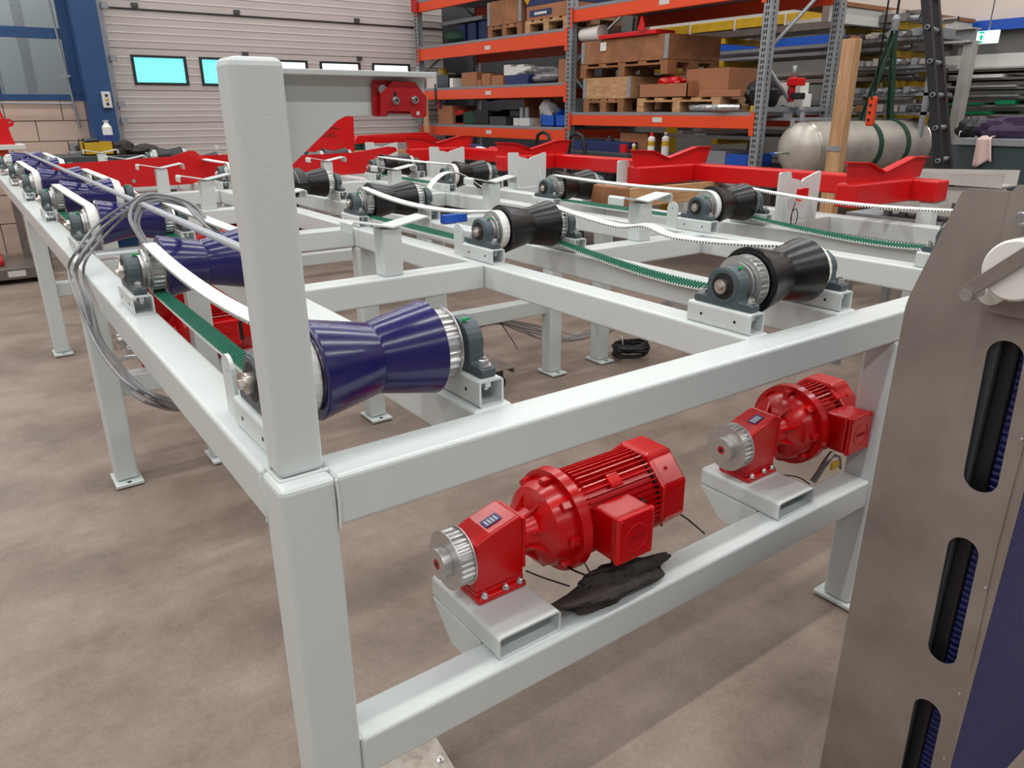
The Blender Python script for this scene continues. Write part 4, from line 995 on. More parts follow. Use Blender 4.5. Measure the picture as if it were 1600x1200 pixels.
# shelf 2
items2 = [(667, 683, 113, 'white_canister', 'cream', 'tall cream canister at the far end of the second shelf', 'canister'), (683, 701, 117, 'black_bucket', 'black', 'black bucket with strap on the second shelf', 'bucket'), (703, 708, 122, 'small_bottle', 'white', 'small white bottle beside the black bucket', 'bottle'), (722, 745, 113, 'carton', 'card', 'tall brown carton left of centre on the second shelf', 'carton'), (746, 752, 125, 'carton', 'card', 'narrow small carton next to the tall brown carton', 'carton'), (753, 766, 115, 'carton', 'card', 'brown carton with white top in the middle of the second shelf', 'carton'), (768, 786, 118, 'carton', 'card', 'brown carton with open flap left of the blue tray', 'carton'), (872, 889, 92, 'carton', 'card', 'tall brown carton pair by the rack upright on the second shelf', 'carton')]
for px0, px1, tp, nm, mt, lb, ct in items2: ybox(px0, px1, Z2, tp, 6.05, 6.4, nm, mt, lb, ct)
o = MB().rot('z', [(0, .07), (.1, .07)], 16).obj('yellow_pot', 'yellow'); o.location = (*at(691, 110, X=6.25).xy, Z2+.16); tag(o, 'yellow pot standing on the black bucket', 'pot'); o.location = (6.2, at(692, 110, X=6.2).y, at(692, 117, X=6.05).z)
o = MB().box(-.002, -.03, -.3, 0, .03, 0).obj('strap', 'black'); o.location = (5.965, at(680, 130, X=5.965).y, Z2+.06); tag(o, 'black strap hanging over the front of the second shelf', 'strap')
ya, yb = at(788, 125, X=6.05).y, at(826, 125, X=6.05).y
o = MB().prism([(0.03, 0), (ya-yb-.03, 0), (ya-yb, .12), (0, .12)], 'x', 0, .35).obj('blue_tray', 'navy'); o.location = (6.05, yb, Z2); tag(o, 'blue tray of white packs on the second shelf', 'tray')
for k in range(4):
    o = MB().box(0, 0, 0, .2, .16, .1+.03*k % .05).obj('white_pack', 'white', None, .01); o.location = (6.1, yb+.03+.15*k, Z2+.121); tag(o, 'white pack heaped in the blue tray', 'pack', 'white packs in the blue tray')
blob('wrapped_parts', 'bag', (6.3, at(850, 120, X=6.3).y, Z2+.11), (.2, .42, .09), 11, 'heap of parts in clear plastic wrap on the second shelf', 'bag', 30, 14, .25, 0, 1, .15)
# shelf 1
o = ybox(683, 706, Z1, 165, 6.05, 6.5, 'carton', 'card', 'brown carton with red and blue print on the lowest shelf', 'carton')
MB().box(-.003, .3, .22, 0, .36, .38).obj('blue_print', 'navy', o); MB().box(-.003, .36, .22, 0, .45, .38).obj('red_print', 'darkred', o)
p = at(665, 200, X=5.85); q = at(679, 158, X=5.97)
o = MB().box(-.02, -.05, 0, .02, .05, 1.0).obj('timber_plank', 'woodv'); o.location = (5.8, at(672, 200, X=5.85).y, .9); o.rotation_euler = (-.12, .05, 0); tag(o, 'pale timber plank leaning on the far end of the first rack', 'plank')
ybox(711, 723, Z1, 172, 6.1, 6.3, 'paint_tin', 'darkred', 'dark red tin on the lowest shelf', 'tin')
o = MB().prism([(0, 0), (.75, 0), (.7, .12), (.1, .2), (0, .1)], 'x', 0, .4).obj('green_case', 'greensling', None, .02); o.location = (6.1, at(742, 190, X=6.1).y, Z1); tag(o, 'green tool housing on the lowest shelf', 'tool')
ybox(741, 762, Z1, 172, 6.1, 6.5, 'black_case', 'black', 'upright black tool case on the lowest shelf', 'case')
o = ybox(764, 790, Z1, 182, 6.1, 6.5, 'black_case', 'darkgrey', 'wide dark green tool case right of the black case', 'case')
ybox(762, 782, Z1+.19, 172, 6.12, 6.5, 'black_case', 'black', 'flat black tool case lying on the wide case', 'case')
blob('blue_glove_bag', 'navy', (6.3, at(768, 165, X=6.3).y, Z1+.42), (.12, .12, .1), 3, 'blue patterned bag on top of the stacked tool cases', 'bag', 16, 10, .2)
for k, px in enumerate((816, 824)):
    o = MB().rot('z', [(0, .035), (.13, .035), (.14, .02)], 14).obj('spray_can', 'galv'); o.location = (6.12, at(px, 190, X=6.12).y, Z1+.1); tag(o, ['left silver can on the small white boxes, lowest shelf', 'right silver can on the small white boxes, lowest shelf'][k], 'can')
for k, px in enumerate((804, 813, 821)):
    o = MB().box(0, 0, 0, .2, .12, .1).obj('white_box', 'offwhite', None, .004); o.location = (6.08, at(px+6, 190, X=6.08).y, Z1); tag(o, 'small white box in the row on the lowest shelf', 'box', 'small white boxes on the lowest shelf')
t = thing('open_carton', 'open brown carton behind the bright blue bins', 'carton', (6.15, at(862, 190, X=6.15).y, Z1))
MB().box(0, 0, 0, .4, .62, .02).obj('bottom', 'card', t); MB().box(.38, 0, 0, .4, .62, .46).obj('rear_wall', 'card', t); MB().box(0, .6, 0, .4, .62, .42).obj('side_wall', 'card', t); MB().box(0, 0, 0, .4, .02, .3).obj('side_wall', 'card', t)
for k, (a, b) in enumerate(((845, 866), (868, 886))):
    ya, yb = at(a, 190, X=5.99).y, at(b, 190, X=5.99).y; w_ = ya-yb
    t = thing('parts_bin', ['left bright blue picking bin with clear bag, lowest shelf', 'right bright blue picking bin with paper, lowest shelf'][k], 'bin', (5.99, yb, Z1-.03))
    MB().box(0, 0, .03, .3, w_, .045).obj('bottom', 'bluebin', t); MB().box(0, 0, .03, .012, w_, .17).obj('front_lip', 'bluebin', t, .003)
    for y in (0, w_-.012): MB().prism([(0, .03), (.3, .03), (.3, .24), (.12, .24), (0, .17)], 'y', y, y+.012).obj('side_wall', 'bluebin', t)
    MB().box(.29, 0, .03, .3, w_, .24).obj('rear_wall', 'bluebin', t)
blob('clear_bag', 'bag', (6.12, at(856, 185, X=6.1).y, Z1+.17), (.1, .13, .15), 21, 'clear plastic bag in the left bright blue bin', 'bag', 18, 10, .25, 0, 1, .15)
# second rack: crates on pallets
ZB = LEV2[0][0]+.035
def yy(px): return at(px, 150, X=6.02).y
y0, y1 = yy(985), yy(906)
pallet('dark pallet under the lower pale crate in the second rack', yy(975), yy(912), 6.02, 6.85, ZB, 'wood2')
collar('pale wooden crate collar, lower of the stack in the second rack', yy(985), yy(911), 6.02, 6.85, ZB+.145, .23, 'wood')
pallet('brown pallet between the two crate collars in the second rack', yy(1040), yy(906), 6.02, 6.85, ZB+.38, 'wood2')
c_ = collar('dark brown wooden crate collar, upper of the stack in the second rack', yy(1040), yy(907), 6.02, 6.85, ZB+.525, .25, 'wood2')
o = MB().box(0, 0, 0, .3, .9, .045).obj('red_tube', 'red2', None, .006); o.location = (5.98, yy(1025)+.02, ZB+.78); tag(o, 'light red square tube lying on the upper crate', 'tube')
t = MB().rot('y', [(0, .09), (.35, .07)], 20).obj('paper_roll', 'white'); t.location = (6.1, yy(930), ZB+.86); tag(t, 'white paper roll end sticking out beside the red tube', 'roll')
o = MB().box(-.004, 0, 0, 0, .1, .09).obj('paper_label', 'white'); o.location = (6.016, yy(945), ZB+.66); tag(o, 'white paper label on the upper crate', 'label')
o = MB().box(-.08, -.16, 0, .08, .16, .02).obj('steel_plate', 'galv'); bpy.data.objects.remove(o)
pallet('pale pallet with cartons on the right half of the second rack shelf', yy(1130), yy(1000), 5.98, 6.7, ZB, 'wood')
t = thing('open_carton', 'low open brown carton holding a red rag on the pale pallet', 'carton', (6.0, yy(1075), ZB+.143))
W_ = yy(1000)-yy(1075)
for a in ((0, 0, 0, .5, W_, .01), (0, 0, 0, .01, W_, .14), (.49, 0, 0, .5, W_, .18), (0, 0, 0, .5, .01, .16), (0, W_-.01, 0, .5, W_, .16)): MB().box(*a).obj('carton_wall', 'card', t)
blob('red_rag', 'red2', (6.12, yy(1040), ZB+.29), (.09, .17, .045), 31, 'crumpled red rag heaped in the low open carton', 'rag', 24, 12, .3, 0, 1, .3)
ybox(1070, 1136, ZB+.143, 107, 6.15, 6.7, 'carton', 'card', 'tall brown carton behind the low ones on the pale pallet', 'carton')
ybox(1092, 1156, ZB+.143, 141, 6.0, 6.14, 'carton', 'card', 'long low brown carton in front of the tall one', 'carton')
blob('black_hose', 'black', (6.2, yy(1172), ZB+.16), (.11, .14, .11), 14, 'heap of black and silver wrapped parts at the right end of the shelf', 'parts', 24, 12, .3, 0, 1, .3)
for k in range(6):
    x_ = 1100+11*k; o = MB().rot('y', [(0, .035), (.22, .035)], 14).obj('metal_roll', 'zinc' if k % 2 else 'bag'); o.location = (6.0, yy(x_+6), ZB+.04); o.rotation_euler = (0, 0, .1*k-.2); tag(o, 'small silver roll among parts under the pale pallet end', 'roll', 'silver rolls on the second rack shelf')
o = ybox(1174, 1182, ZB, 165, 5.98, 6.1, 'yellow_block', 'yellow', 'two small yellow blocks at the right end of the shelf', 'block')
o = MB().prism([(-.06, 0), (.06, 0), (.0, .14)], 'x', 0, .02).obj('warning_flag', 'red2'); o.location = (5.95, yy(1003), 2.50); tag(o, 'small red triangular flag fixed to a post in the second rack', 'flag')
# below the second rack shelf
def low(px, py, X): return at(px, py, X=X)
t = thing('shelf_table', 'dark low bench with cans below the second rack shelf', 'bench', (6.0, 5.0, 0))
MB().box(-.1, -1.3, 1.1, .7, 1.3, 1.16).obj('bench_top', 'darkgrey', t, .004)
for a in (-1.25, 1.2): MB().box(0, a, 0, .05, a+.05, 1.1).obj('leg', 'darkgrey', t); MB().box(.6, a, 0, .65, a+.05, 1.1).obj('leg', 'darkgrey', t)
ZT = 1.161
o = ybox(898, 985, ZT, 221, 5.95, 6.2, 'parts_tray', 'navy', 'long dark blue parts tray on the low bench', 'tray')
def can(px, X, z, r, h, mt, label, cap=None, group=None):
    t = thing('spray_can', label, 'can', (X, at(px, 220, X=X).y, z), group)
    MB().rot('z', [(0, r), (h*.82, r), (h*.88, r*.5)], 16).obj('body', mt, t); MB().rot('z', [(h*.88, r*.5), (h, r*.45)], 12).obj('nozzle', cap or mt, t)
    MB().rot('z', [(h*.18, r*1.02), (h*.34, r*1.02)], 16).obj('yellow_band', 'yellow', t) if cap == 'red2' else None
    MB().rot('z', [(h*.55, r*1.02), (h*.72, r*1.02)], 16).obj('yellow_band', 'yellow', t) if cap else None
can(1018, 5.93, ZT, .04, .30, 'white', 'white spray can with yellow bands and red nozzle on the low bench', 'red2')
can(1040, 5.93, ZT, .04, .31, 'offwhite', 'white spray can with yellow band and grey cap on the low bench', 'galv')
can(991, 6.0, ZT, .022, .2, 'white', 'small red and white bottle left of the brown carton', 'red2')
can(911, 6.25, ZT, .05, .22, 'galv', 'silver tin at the left end of the blue parts tray')
can(953, 6.25, ZT, .055, .24, 'galv', 'silver tin in the middle behind the blue parts tray')
ybox(972, 1015, ZT, 208, 6.1, 6.4, 'carton', 'card', 'brown carton behind the small bottles on the low bench', 'carton')
for k in range(7):
    o = MB().box(0, 0, 0, .1, .11, .1+.03*(k % 3)).obj('white_jar', 'offwhite', None, .02); o.location = (6.25, at(918+7*k, 210, X=6.25).y, ZT); tag(o, 'white jar in the row behind the blue parts tray', 'jar', 'white jars behind the blue tray')
ybox(972, 981, ZT+.0, 226, 5.9, 5.94, 'red_holder', 'red2', 'small red holder in front of the parts tray', 'holder')
o = ybox(880, 985, 1.06, 238, 5.7, 5.9, 'steel_angle', 'darkgrey', 'dark steel angle lying in front of the blue parts tray', 'angle')
o = ybox(1143, 1178, .95, 242, 6.1, 6.5, 'blue_drum', 'bluebin', 'bright blue box low beside the rack upright', 'box')
o = ybox(1105, 1142, .95, 236, 6.1, 6.5, 'grey_box', 'shelfgrey', 'light grey box left of the bright blue box', 'box')
for k, (a, b) in enumerate(((850, 872), (893, 897))): pass
t = thing('hand_truck', 'black tubular hand truck handles in front of the first rack', 'hand truck', (5.5, at(875, 220, X=5.5).y, 0))
for a in (-.3, .32):
    MB().tube([(0, a-.14, .0), (0, a-.14, 1.30), (0, a-.1, 1.42), (0, a, 1.45), (0, a+.1, 1.42), (0, a+.14, 1.30), (0, a+.14, 0.0)], .022, 8).obj('handle_tube', 'black', t)
MB().box(-.02, -.46, 0, .22, .46, .03).obj('toe_plate', 'black', t)
ya = at(735, 215, X=5.3)
t = thing('tool_trolley', 'black round-topped trolley with blue and red clutter behind the tables', 'trolley', (5.1, 7.05, 0))
MB().rot('z', [(1.09, .44), (1.16, .47), (1.18, .46)], 32).obj('trolley_top', 'black', t); MB().rot('z', [(0, .3), (.05, .3)], 24).obj('base', 'black', t); MB().rot('z', [(.05, .05), (1.09, .05)], 12).obj('column', 'black', t)
p = at(707, 215, X=5.1); o = MB().box(-.16, -.14, 0, .16, .14, .11).obj('blue_toolbox', 'navy', None, .02); o.location = (5.0, 7.2, 1.182); tag(o, 'navy blue toolbox on the black trolley', 'toolbox')
blob('white_gloves', 'white', (5.05, 6.98, 1.21), (.1, .1, .05), 41, 'white crumpled gloves between the toolbox and red clamp', 'gloves', 16, 8, .3)
blob('red_cloth', 'red2', (5.1, 6.78, 1.215), (.12, .1, .06), 43, 'red cloth heap at the right of the black trolley top', 'cloth', 16, 8, .3)
# ================================================================ tank, timber, slings, pipe racks, ladder, right wall
tk = thing('steel_tank', 'horizontal brushed steel tank with domed end hanging in green slings', 'tank', (6.35, 2.95, 1.22))
L0 = at(1262, 228, X=6.15); Rk = .24
dome = [(-.125, .015), (-.12, .07), (-.102, .13), (-.07, .185), (-.03, .225), (0, .24)]
MB().rot('x', dome, 40).obj('domed_end', 'stain', tk)
MB().rot('x', [(0, Rk), (1.78, Rk)], 48).obj('tank_shell', 'stain', tk)
MB().rot('x', [(1.78, .24), (1.81, .225), (1.85, .185), (1.882, .13), (1.9, .07), (1.905, .015)], 40).obj('domed_end', 'stain', tk)
for x in (0.0, 1.78): MB().rot('x', [(x-.008, Rk), (x, Rk+.005), (x+.008, Rk)], 48, cap=False).obj('weld_seam', 'shaft', tk)
MB().tube([(-.33, .03, -.03), (-.115, .03, -.03)], .011, 10).obj('end_stub', 'galv', tk); MB().rot('x', [(-.345, .016), (-.33, .016)], 12, (0, .03, -.03)).obj('blue_cap', 'bluebin', tk)
MB().rot('z', [(.15, .022), (.27, .022)], 14, (-.03, .09, 0)).obj('nozzle', 'galv', tk)
MB().rot('z', [(.2, .022), (.33, .022), (.34, .036), (.37, .036)], 14, (.06, .06, 0)).obj('top_nozzle', 'galv', tk)
tk.rotation_euler = (0, 0, math.radians(-3))
tk.location = (6.05, 3.16, 1.352)
for k, (u0, v0, lab) in enumerate(((.9, .0, 'left green lifting sling round the tank'), (1.36, .0, 'right green lifting sling round the tank'))):
    t = thing('lifting_sling', lab, 'sling', tk.location); t.rotation_euler = tk.rotation_euler
    b = MB(); n = 40; v = []; Rs = Rk+.006
    for i in range(n+1):
        a = math.radians(90+360*i/n)
        for (x_, r_) in ((u0-.032, Rs), (u0+.032, Rs), (u0+.032, Rs+.006), (u0-.032, Rs+.006)): v.append((x_, r_*math.cos(a), r_*math.sin(a)))
    f = [(i*4+k_, i*4+(k_+1) % 4, i*4+4+(k_+1) % 4, i*4+4+k_) for i in range(n) for k_ in range(4)]
    b.add(v, f, 0, True); b.obj('sling_loop', 'greensling', t)
    x1_ = 1.2; b = MB()
    for sy in (-1, 1):
        b.prism([(u0-.03, Rs), (u0+.03, Rs), (x1_+.018, 1.05), (x1_-.018, 1.05)], 'y', sy*.02-.003, sy*.02+.003)
    b.obj('sling_leg', 'greensling', t)
hk = thing('crane_hook', 'hanging chain hook holding the green slings', 'hook', (0, 0, 0)); P0 = tk.matrix_basis @ Vector((1.2, 0, 1.05)); hk.location = P0
MB().tube([(0, 0, .02), (0, 0, .1), (0, 0, 4)], .012, 8).obj('chain', 'dark', hk); MB().rot('z', [(.0, .03), (.1, .04), (.14, .02)], 12).obj('hook_block', 'galv', hk)
# orange crane pendant
p = at(1362, 172, X=6.2)
t = thing('crane_pendant', 'orange pendant control hanging between the two slings', 'remote', p)
MB().box(-.025, -.035, -.13, .025, .035, .11).obj('pendant_body', 'orange', t, .015); MB().tube([(0, 0, .15), (0, 0, 2.5)], .008, 6).obj('pendant_cable', 'blackcable', t)
for k in range(4): MB().rot('x', [(-.036, .012), (-.03, .012)], 10, (0, 0, .1-.06*k)).obj('button', 'black', t)
# timber post in front of the tank
p0, p1 = at(1318, 262, X=5.55), at(1313, 58, X=5.55)
t = thing('timber_post', 'tall timber beam standing upright in front of the tank', 'timber', (5.55, (p0.y+p1.y)/2, .0))
for k, o_ in enumerate((-.055, .015)): MB().box(-.04, o_, 0, .04, o_+(.035 if k == 0 else .0), p1.z).obj('timber_board', 'wood2', t) if k == 0 else MB().box(-.045, -.07-.0, 0, .045, .045-.0, p1.z-.02).obj('timber_board', 'woodv', t, .004)
MB().box(-.05, -.075, 1.38, -.045, .05, 1.42).obj('steel_strap', 'galv', t)
# yellow and blue cantilever pipe rack along y behind the racks
YX = 8.2
pr = thing('cantilever_rack', 'yellow-armed cantilever rack loaded with steel tube behind the pallet racks', 'rack', (YX, 4.5, 0)); T = Matrix.Translation((-YX, -4.5, 0))
MB().box(YX, 4.0, 2.67, YX+.06, 7.6, 2.78, T=T).obj('yellow_beam', 'yellow', pr, .004)
for y in (5.0, 5.75, 6.5, 7.25): MB().box(YX-.02, y, 2.64, YX+.9, y+.015, 3.05, T=T).obj('divider_plate', 'offwhite', pr)
for y in (4.25, 3.6, 5.9, 7.5):
    MB().box(YX+.75, y-.06, 0, YX+.9, y+.06, 2.62, T=T).obj('column', 'yellow', pr, .004)
    for z in (.9, 1.25, 1.6, 1.92, 2.22, 2.5): MB().box(YX-.05, y-.04, z, YX+.8, y+.04, z+.07, T=T).obj('arm', 'yellow', pr, .004)
rnd = random.Random(5); ORD2 = ['lowest', 'second', 'third', 'fourth', 'fifth', 'top']
tubes = ['pipe', 'galv', 'pipe', 'stain', 'shelfgrey']
for li, z in enumerate((.97, 1.32, 1.67, 1.99, 2.29, 2.57)):
    for k in range(9):
        r = rnd.choice((.018, .022, .03, .038)); y0 = rnd.uniform(3.15, 3.5) if k % 3 else rnd.uniform(3.4, 3.7); y1 = rnd.uniform(5.5, 7.5); x = YX-.02+.085*k
        mb = MB()
        if k % 2: mb.rot('y', [(y0, r), (y1, r)], 12, cap=False); mb.rot('y', [(y0, r*.78), (y1, r*.78)], 12, cap=False)
        else: mb.box(-r, y0, -r, r, y1, r)
        o = mb.obj('steel_tube', tubes[(k+li) % 5]); o.location = (x, 0, z+r+.001); tag(o, 'long steel tube on the %s arm level of the cantilever rack' % ORD2[li], 'tube', 'steel tubes on the %s arm level' % ORD2[li])
    for k in range(4):
        r = .03; x = YX+.02+.1*k; o = MB().box(-r, rnd.uniform(3.2, 3.6), -.02, r, rnd.uniform(5, 7), .02).obj('steel_tube', rnd.choice(tubes)); o.location = (x, 0, z+.105); tag(o, 'long steel tube on the %s arm level of the cantilever rack' % ORD2[li], 'tube', 'steel tubes on the %s arm level' % ORD2[li])
bk = struct(MB().box(9.4, -2, 0, 9.45, 8, 2.5).obj('wall_far', 'wallgrey')); bpy.data.objects.remove(bk)
# small tubes shelf ends, seen end-on, to the right: square ends facing left
t = thing('tube_shelf', 'rack of short bar ends facing the tables behind the tank', 'rack', (7.6, 2.2, 0)); T = Matrix.Translation((-7.6, -2.2, 0))
for z in (1.64, 1.82, 2.08, 2.34):
    MB().box(7.6, 2.85, z, 8.1, 3.9, z+.03, T=T).obj('shelf', 'galv', t)
for y in (2.85, 3.86): MB().box(7.6, y, 0, 7.65, y+.04, 2.5, T=T).obj('post', 'galv', t)
for z in (1.67, 1.85, 2.11, 2.37):
    y = 2.9
    while y < 3.8:
        r = rnd.uniform(.014, .036); L = rnd.uniform(.3, .55); mb = MB(); x0 = 7.6-rnd.uniform(0, .1)
        if rnd.random() < .5: mb.box(-r, 0, 0, r, 0, 0) if False else mb.box(x0, y, z+.001, x0+L, y+2*r, z+2*r)
        else: mb.rot('x', [(x0, r), (x0+L, r)], 10, (0, y+r, z+r+.001))
        z_ = z; o = mb.obj('bar_end', rnd.choice(['pipe', 'galv', 'galv', 'stain', 'yellow' if rnd.random() < .12 else 'darkgrey', 'wood2' if rnd.random() < .3 else 'pipe'])); SN = {1.67: 'lowest', 1.85: 'second', 2.11: 'third', 2.37: 'top'}[z]; tag(o, 'short steel bar end on the %s shelf behind the tank' % SN, 'bar', 'bar ends on the %s shelf behind the tank' % SN); y += 2*r+rnd.uniform(.004, .03)
# mezzanine deck and its post
mz = thing('mezzanine', 'steel mezzanine with a wooden deck edge above the tube racks', 'platform', (8.6, 2.9, 0))
q = [at(1525, 30, X=10.3), at(1525, 48, X=10.3)]
zt = q[0].z; ym = q[0].y
MB().box(-3.1, .0, zt-.04, 0, .5, zt).obj('wood_deck', 'wood2', mz); MB().box(-3.1, .02, zt-.2, -.02, .10, zt-.045).obj('edge_beam', 'offwhite', mz)
mz.location = (10.3, ym, 0)
pass
p = at(1500, 160, X=8.7); q = at(1500, 68, X=8.7)
t = thing('steel_post', 'pale steel post with a head beam right of the black ladder', 'post', (8.7, p.y, 0))
MB().box(-.06, -.05, 0, .06, .05, q.z).obj('post_shaft', 'pale', t, .004); MB().box(-.12, -.04, q.z, .10, .40, q.z+.02).obj('head_plate', 'pale', t); MB().box(-.02, -.03, q.z+.02, .02, .40, q.z+.13).obj('beam_web', 'galv', t); MB().box(-.1, -.03, q.z+.13, .1, .40, q.z+.145).obj('beam_flange', 'pale', t)
lb = MB(); a = at(1498, 70, X=7.6); b = at(1470, 265, X=7.0)

# black ladder
a0, a1 = at(1447, 0, X=5.9), at(1468, 268, X=5.9); b0, b1 = at(1465, 0, X=6.0), at(1478, 268, X=6.0)
ld = thing('ladder', 'black ladder standing upright right of the tank', 'ladder', (a1.x, a1.y, 0))
P0 = Vector(ld.location); d = (a0-a1).normalized(); base = a1-d*(a1.z/d.z); top = a1+d*2.2; sh_ = Vector((.12, -.03, 0))
def rail_(o0):
    m_ = MB(); ax = d; sx = Vector((.019, 0, 0)); sy = Vector((0, .032, 0))
    v = [base+o0-sx-sy-P0, base+o0+sx-sy-P0, base+o0+sx+sy-P0, base+o0-sx+sy-P0, top+o0-sx-sy-P0, top+o0+sx-sy-P0, top+o0+sx+sy-P0, top+o0-sx+sy-P0]
    m_.add(v, [(0, 3, 2, 1), (4, 5, 6, 7), (0, 1, 5, 4), (1, 2, 6, 5), (2, 3, 7, 6), (3, 0, 4, 7)]); m_.obj('rail', 'black', ld)
rd_ = at(1455, 130, X=6.0)-CAM; rd_.z = 0; rd_.normalize(); off2 = rd_*.34+RX*.075; rail_(Vector((0, 0, 0))); rail_(off2)
n_ = 14
for k in range(n_):
    p = base+(top-base)*((k+.5)/n_)-P0; g_ = MB().tube([p-off2*.13, p+off2*1.1], .018, 12).obj('rung', 'galv', ld); MB().tube([p-off2*.14, p-off2*.131], .012, 10).obj('rung_bore', 'dark', g_)
# exit sign on the right wall, hanging below the crane rail
p = at(1543, 58, X=9.3)
ex = thing('exit_sign', 'lit green and white emergency exit sign hanging at the right wall', 'sign', p)
MB().box(-.02, -.115, -.065, .02, .115, .065).obj('sign_face', 'exit', ex, .003)
MB().box(-.024, .03, .04, -.02, .085, .06).obj('green_panel', 'exitg', ex)
MB().prism([(.045, -.03), (.068, -.03), (.068, .0), (.085, .0), (.056, .03), (.028, 0), (.045, 0)], 'x', -.024, -.02).obj('green_arrow', 'exitg', ex)
MB().box(-.024, .03, -.06, -.02, .09, -.042).obj('green_panel', 'exitg', ex); MB().tube([(0, 0, .065), (0, 0, .9)], .008, 6).obj('hanger', 'galv', ex)
# plate racks along the right wall
sr = thing('plate_rack', 'grey cantilever rack of flat sheets along the right wall', 'rack', (9.6, 2.6, 0)); T = Matrix.Translation((-9.6, -2.6, 0))
for z in (1.25, 1.42, 1.53, 1.615, 1.715, 1.80, 1.90, 2.0, 2.09): MB().box(9.3, .2, z, 10.1, 3.9, z+.022, T=T).obj('arm_shelf', 'wallgrey', sr)
for y in (.4, 2.0, 3.7): MB().box(10.1, y, 0, 10.25, y+.12, 2.4, T=T).obj('column', 'wallgrey', sr)
for k, (z, y0, y1, h_, mt, lb) in enumerate(((1.638, 2.95, 3.85, .03, 'greenmat', 'long green plastic sheet, lower of the two green ones on the wall rack'), (1.738, 3.05, 3.85, .022, 'greenmat', 'thin green plastic sheet, upper left one on the wall rack'), (1.739, 2.72, 2.92, .045, 'greenmat', 'short bright green offcut at the right end of the wall rack'), (1.823, 2.7, 3.85, .02, 'galv', 'grey steel sheet just above the green sheets on the wall rack'), (1.923, 2.75, 3.8, .02, 'pale', 'pale sheet in the middle of the wall rack'), (2.023, 2.9, 3.5, .035, 'white', 'short white sheet on the upper part of the wall rack'), (2.113, 2.65, 3.5, .02, 'pale', 'long pale sheet below the white boards on the wall rack'), (2.134, 2.4, 3.75, .14, 'offwhite', 'stack of white boards on top of the wall rack'), (1.443, 2.3, 3.6, .04, 'pale', 'pale steel strip low on the wall rack above the clothes'))):
    o = MB().box(9.28 if k != 7 else 9.4, y0, 0, 10.05, y1, h_).obj('flat_sheet', mt); o.location = (0, 0, z); tag(o, lb, 'sheet')
# dark slate bench front with steel edge, cloths on it
be = thing('tilted_table', 'dark slate panel bench with a steel top edge at the right', 'bench', (0, 0, 0))
e0, e1 = at(1500, 216, X=7.0), at(1600, 219, X=6.0)
p = [at(1497, 226, X=6.6), at(1600, 229, X=6.6), at(1465, 330, X=6.6)]
yl, yr = p[0].y, p[1].y-1.2; zt = p[0].z; be.location = (6.6, yl, 0)
MB().box(0, yr-yl, .02, .04, .12, zt).obj('slate_panel', 'slate', be); MB().box(-.02, yr-yl, zt, .8, .0, zt+.055).obj('steel_edge', 'galv', be, .003)
MB().box(.7, yr-yl, .02, .74, 0, zt).obj('rear_panel', 'slate', be)
zb = zt+.055
p = at(1545, 214, X=6.6)
ck = MB(); nu, nv = 9, 14; v = []
for i in range(nv+1):
    u_ = i/nv
    for j in range(nu+1):
        w_ = j/nu-.5; yy_ = w_*(.09+.06*u_)-.03*u_+.03
        if u_ < .3: xx, zz_ = .10-.12*u_/.3, .012+.01*math.sin(9*w_)
        else: xx, zz_ = -.028-.012*math.sin(w_*11)*u_-.004, .01-(u_-.3)*(.30+.04*math.sin(5*w_))
        v.append((xx, yy_, zz_))
f = [(i*(nu+1)+j, i*(nu+1)+j+1, (i+1)*(nu+1)+j+1, (i+1)*(nu+1)+j) for i in range(nv) for j in range(nu)]
ck.add(v, f, 0, True); o = ck.obj('pink_cloth', 'pink'); o.location = (6.6, p.y, zb); md = o.modifiers.new('thick', 'SOLIDIFY'); md.thickness = .006
tag(o, 'pink cloth draped over the steel edge of the dark bench', 'cloth')
p = at(1560, 205, X=6.8); blob('dark_clothing', 'purple', (6.85, p.y-.05, zb+.06), (.15, .20, .10), 52, 'heap of dark purple clothing lying on the dark bench', 'clothing', 30, 14, .25, 0, 1, .2)
p = at(1543, 205, X=6.8); blob('dark_clothing', 'black', (6.9, p.y+.12, zb+.06), (.12, .14, .09), 53, 'black garment beside the purple clothing on the dark bench', 'clothing', 24, 12, .2, 0, 1, .2)
p = at(1513, 210, X=6.8); o = MB().box(-.05, -.08, 0, .05, .08, .05).obj('white_holder', 'white', None, .004); o.location = (6.85, p.y, zb); tag(o, 'small white holder with a cable on the dark bench', 'holder')
MB().tube([(0, 0, .05), (0, .02, .1), (0, .05, .16)], .004, 6).obj('white_cable', 'white', o)
# low stack of pale steel channels and troughs at the right, behind the red frame
for k, (u0, v0, u1, v1, X, h, lb) in enumerate(((1425, 280, 1582, 268, 4.75, .05, 'grey folded steel trough, upper one right of the red frame'), (1400, 302, 1560, 300, 4.6, .045, 'pale steel channel lying under the folded trough'), (1385, 318, 1500, 318, 4.5, .05, 'bright aluminium profile at the bottom of the pile right of the red frame'))):
    a, b = at(u0, v0, X=X), at(u1, v1, X=X); zc = (a.z+b.z)/2
    t = thing('steel_trough', lb, 'profile', (X, (a.y+b.y)/2, zc)); L = abs(a.y-b.y)
    MB().box(-.10, -L/2, -h, .10, L/2, -h+.01).obj('trough_base', 'pale', t); MB().prism([(-L/2, h*.7), (L/2, h*.1), (L/2, -h), (-L/2, -h)], 'x', -.106, -.10).obj('trough_side', 'pale', t); MB().prism([(-L/2, h*.9), (L/2, h*.4), (L/2, -h), (-L/2, -h)], 'x', .10, .106).obj('trough_side', 'pale', t)
ps = thing('profile_stand', 'grey stand carrying the pile of steel profiles', 'stand', (4.65, .9, 0))
zz = at(1440, 325, X=4.5).z-.06
MB().box(-.25, -1.0, zz-.06, .4, .75, zz).obj('stand_top', 'galv', ps)
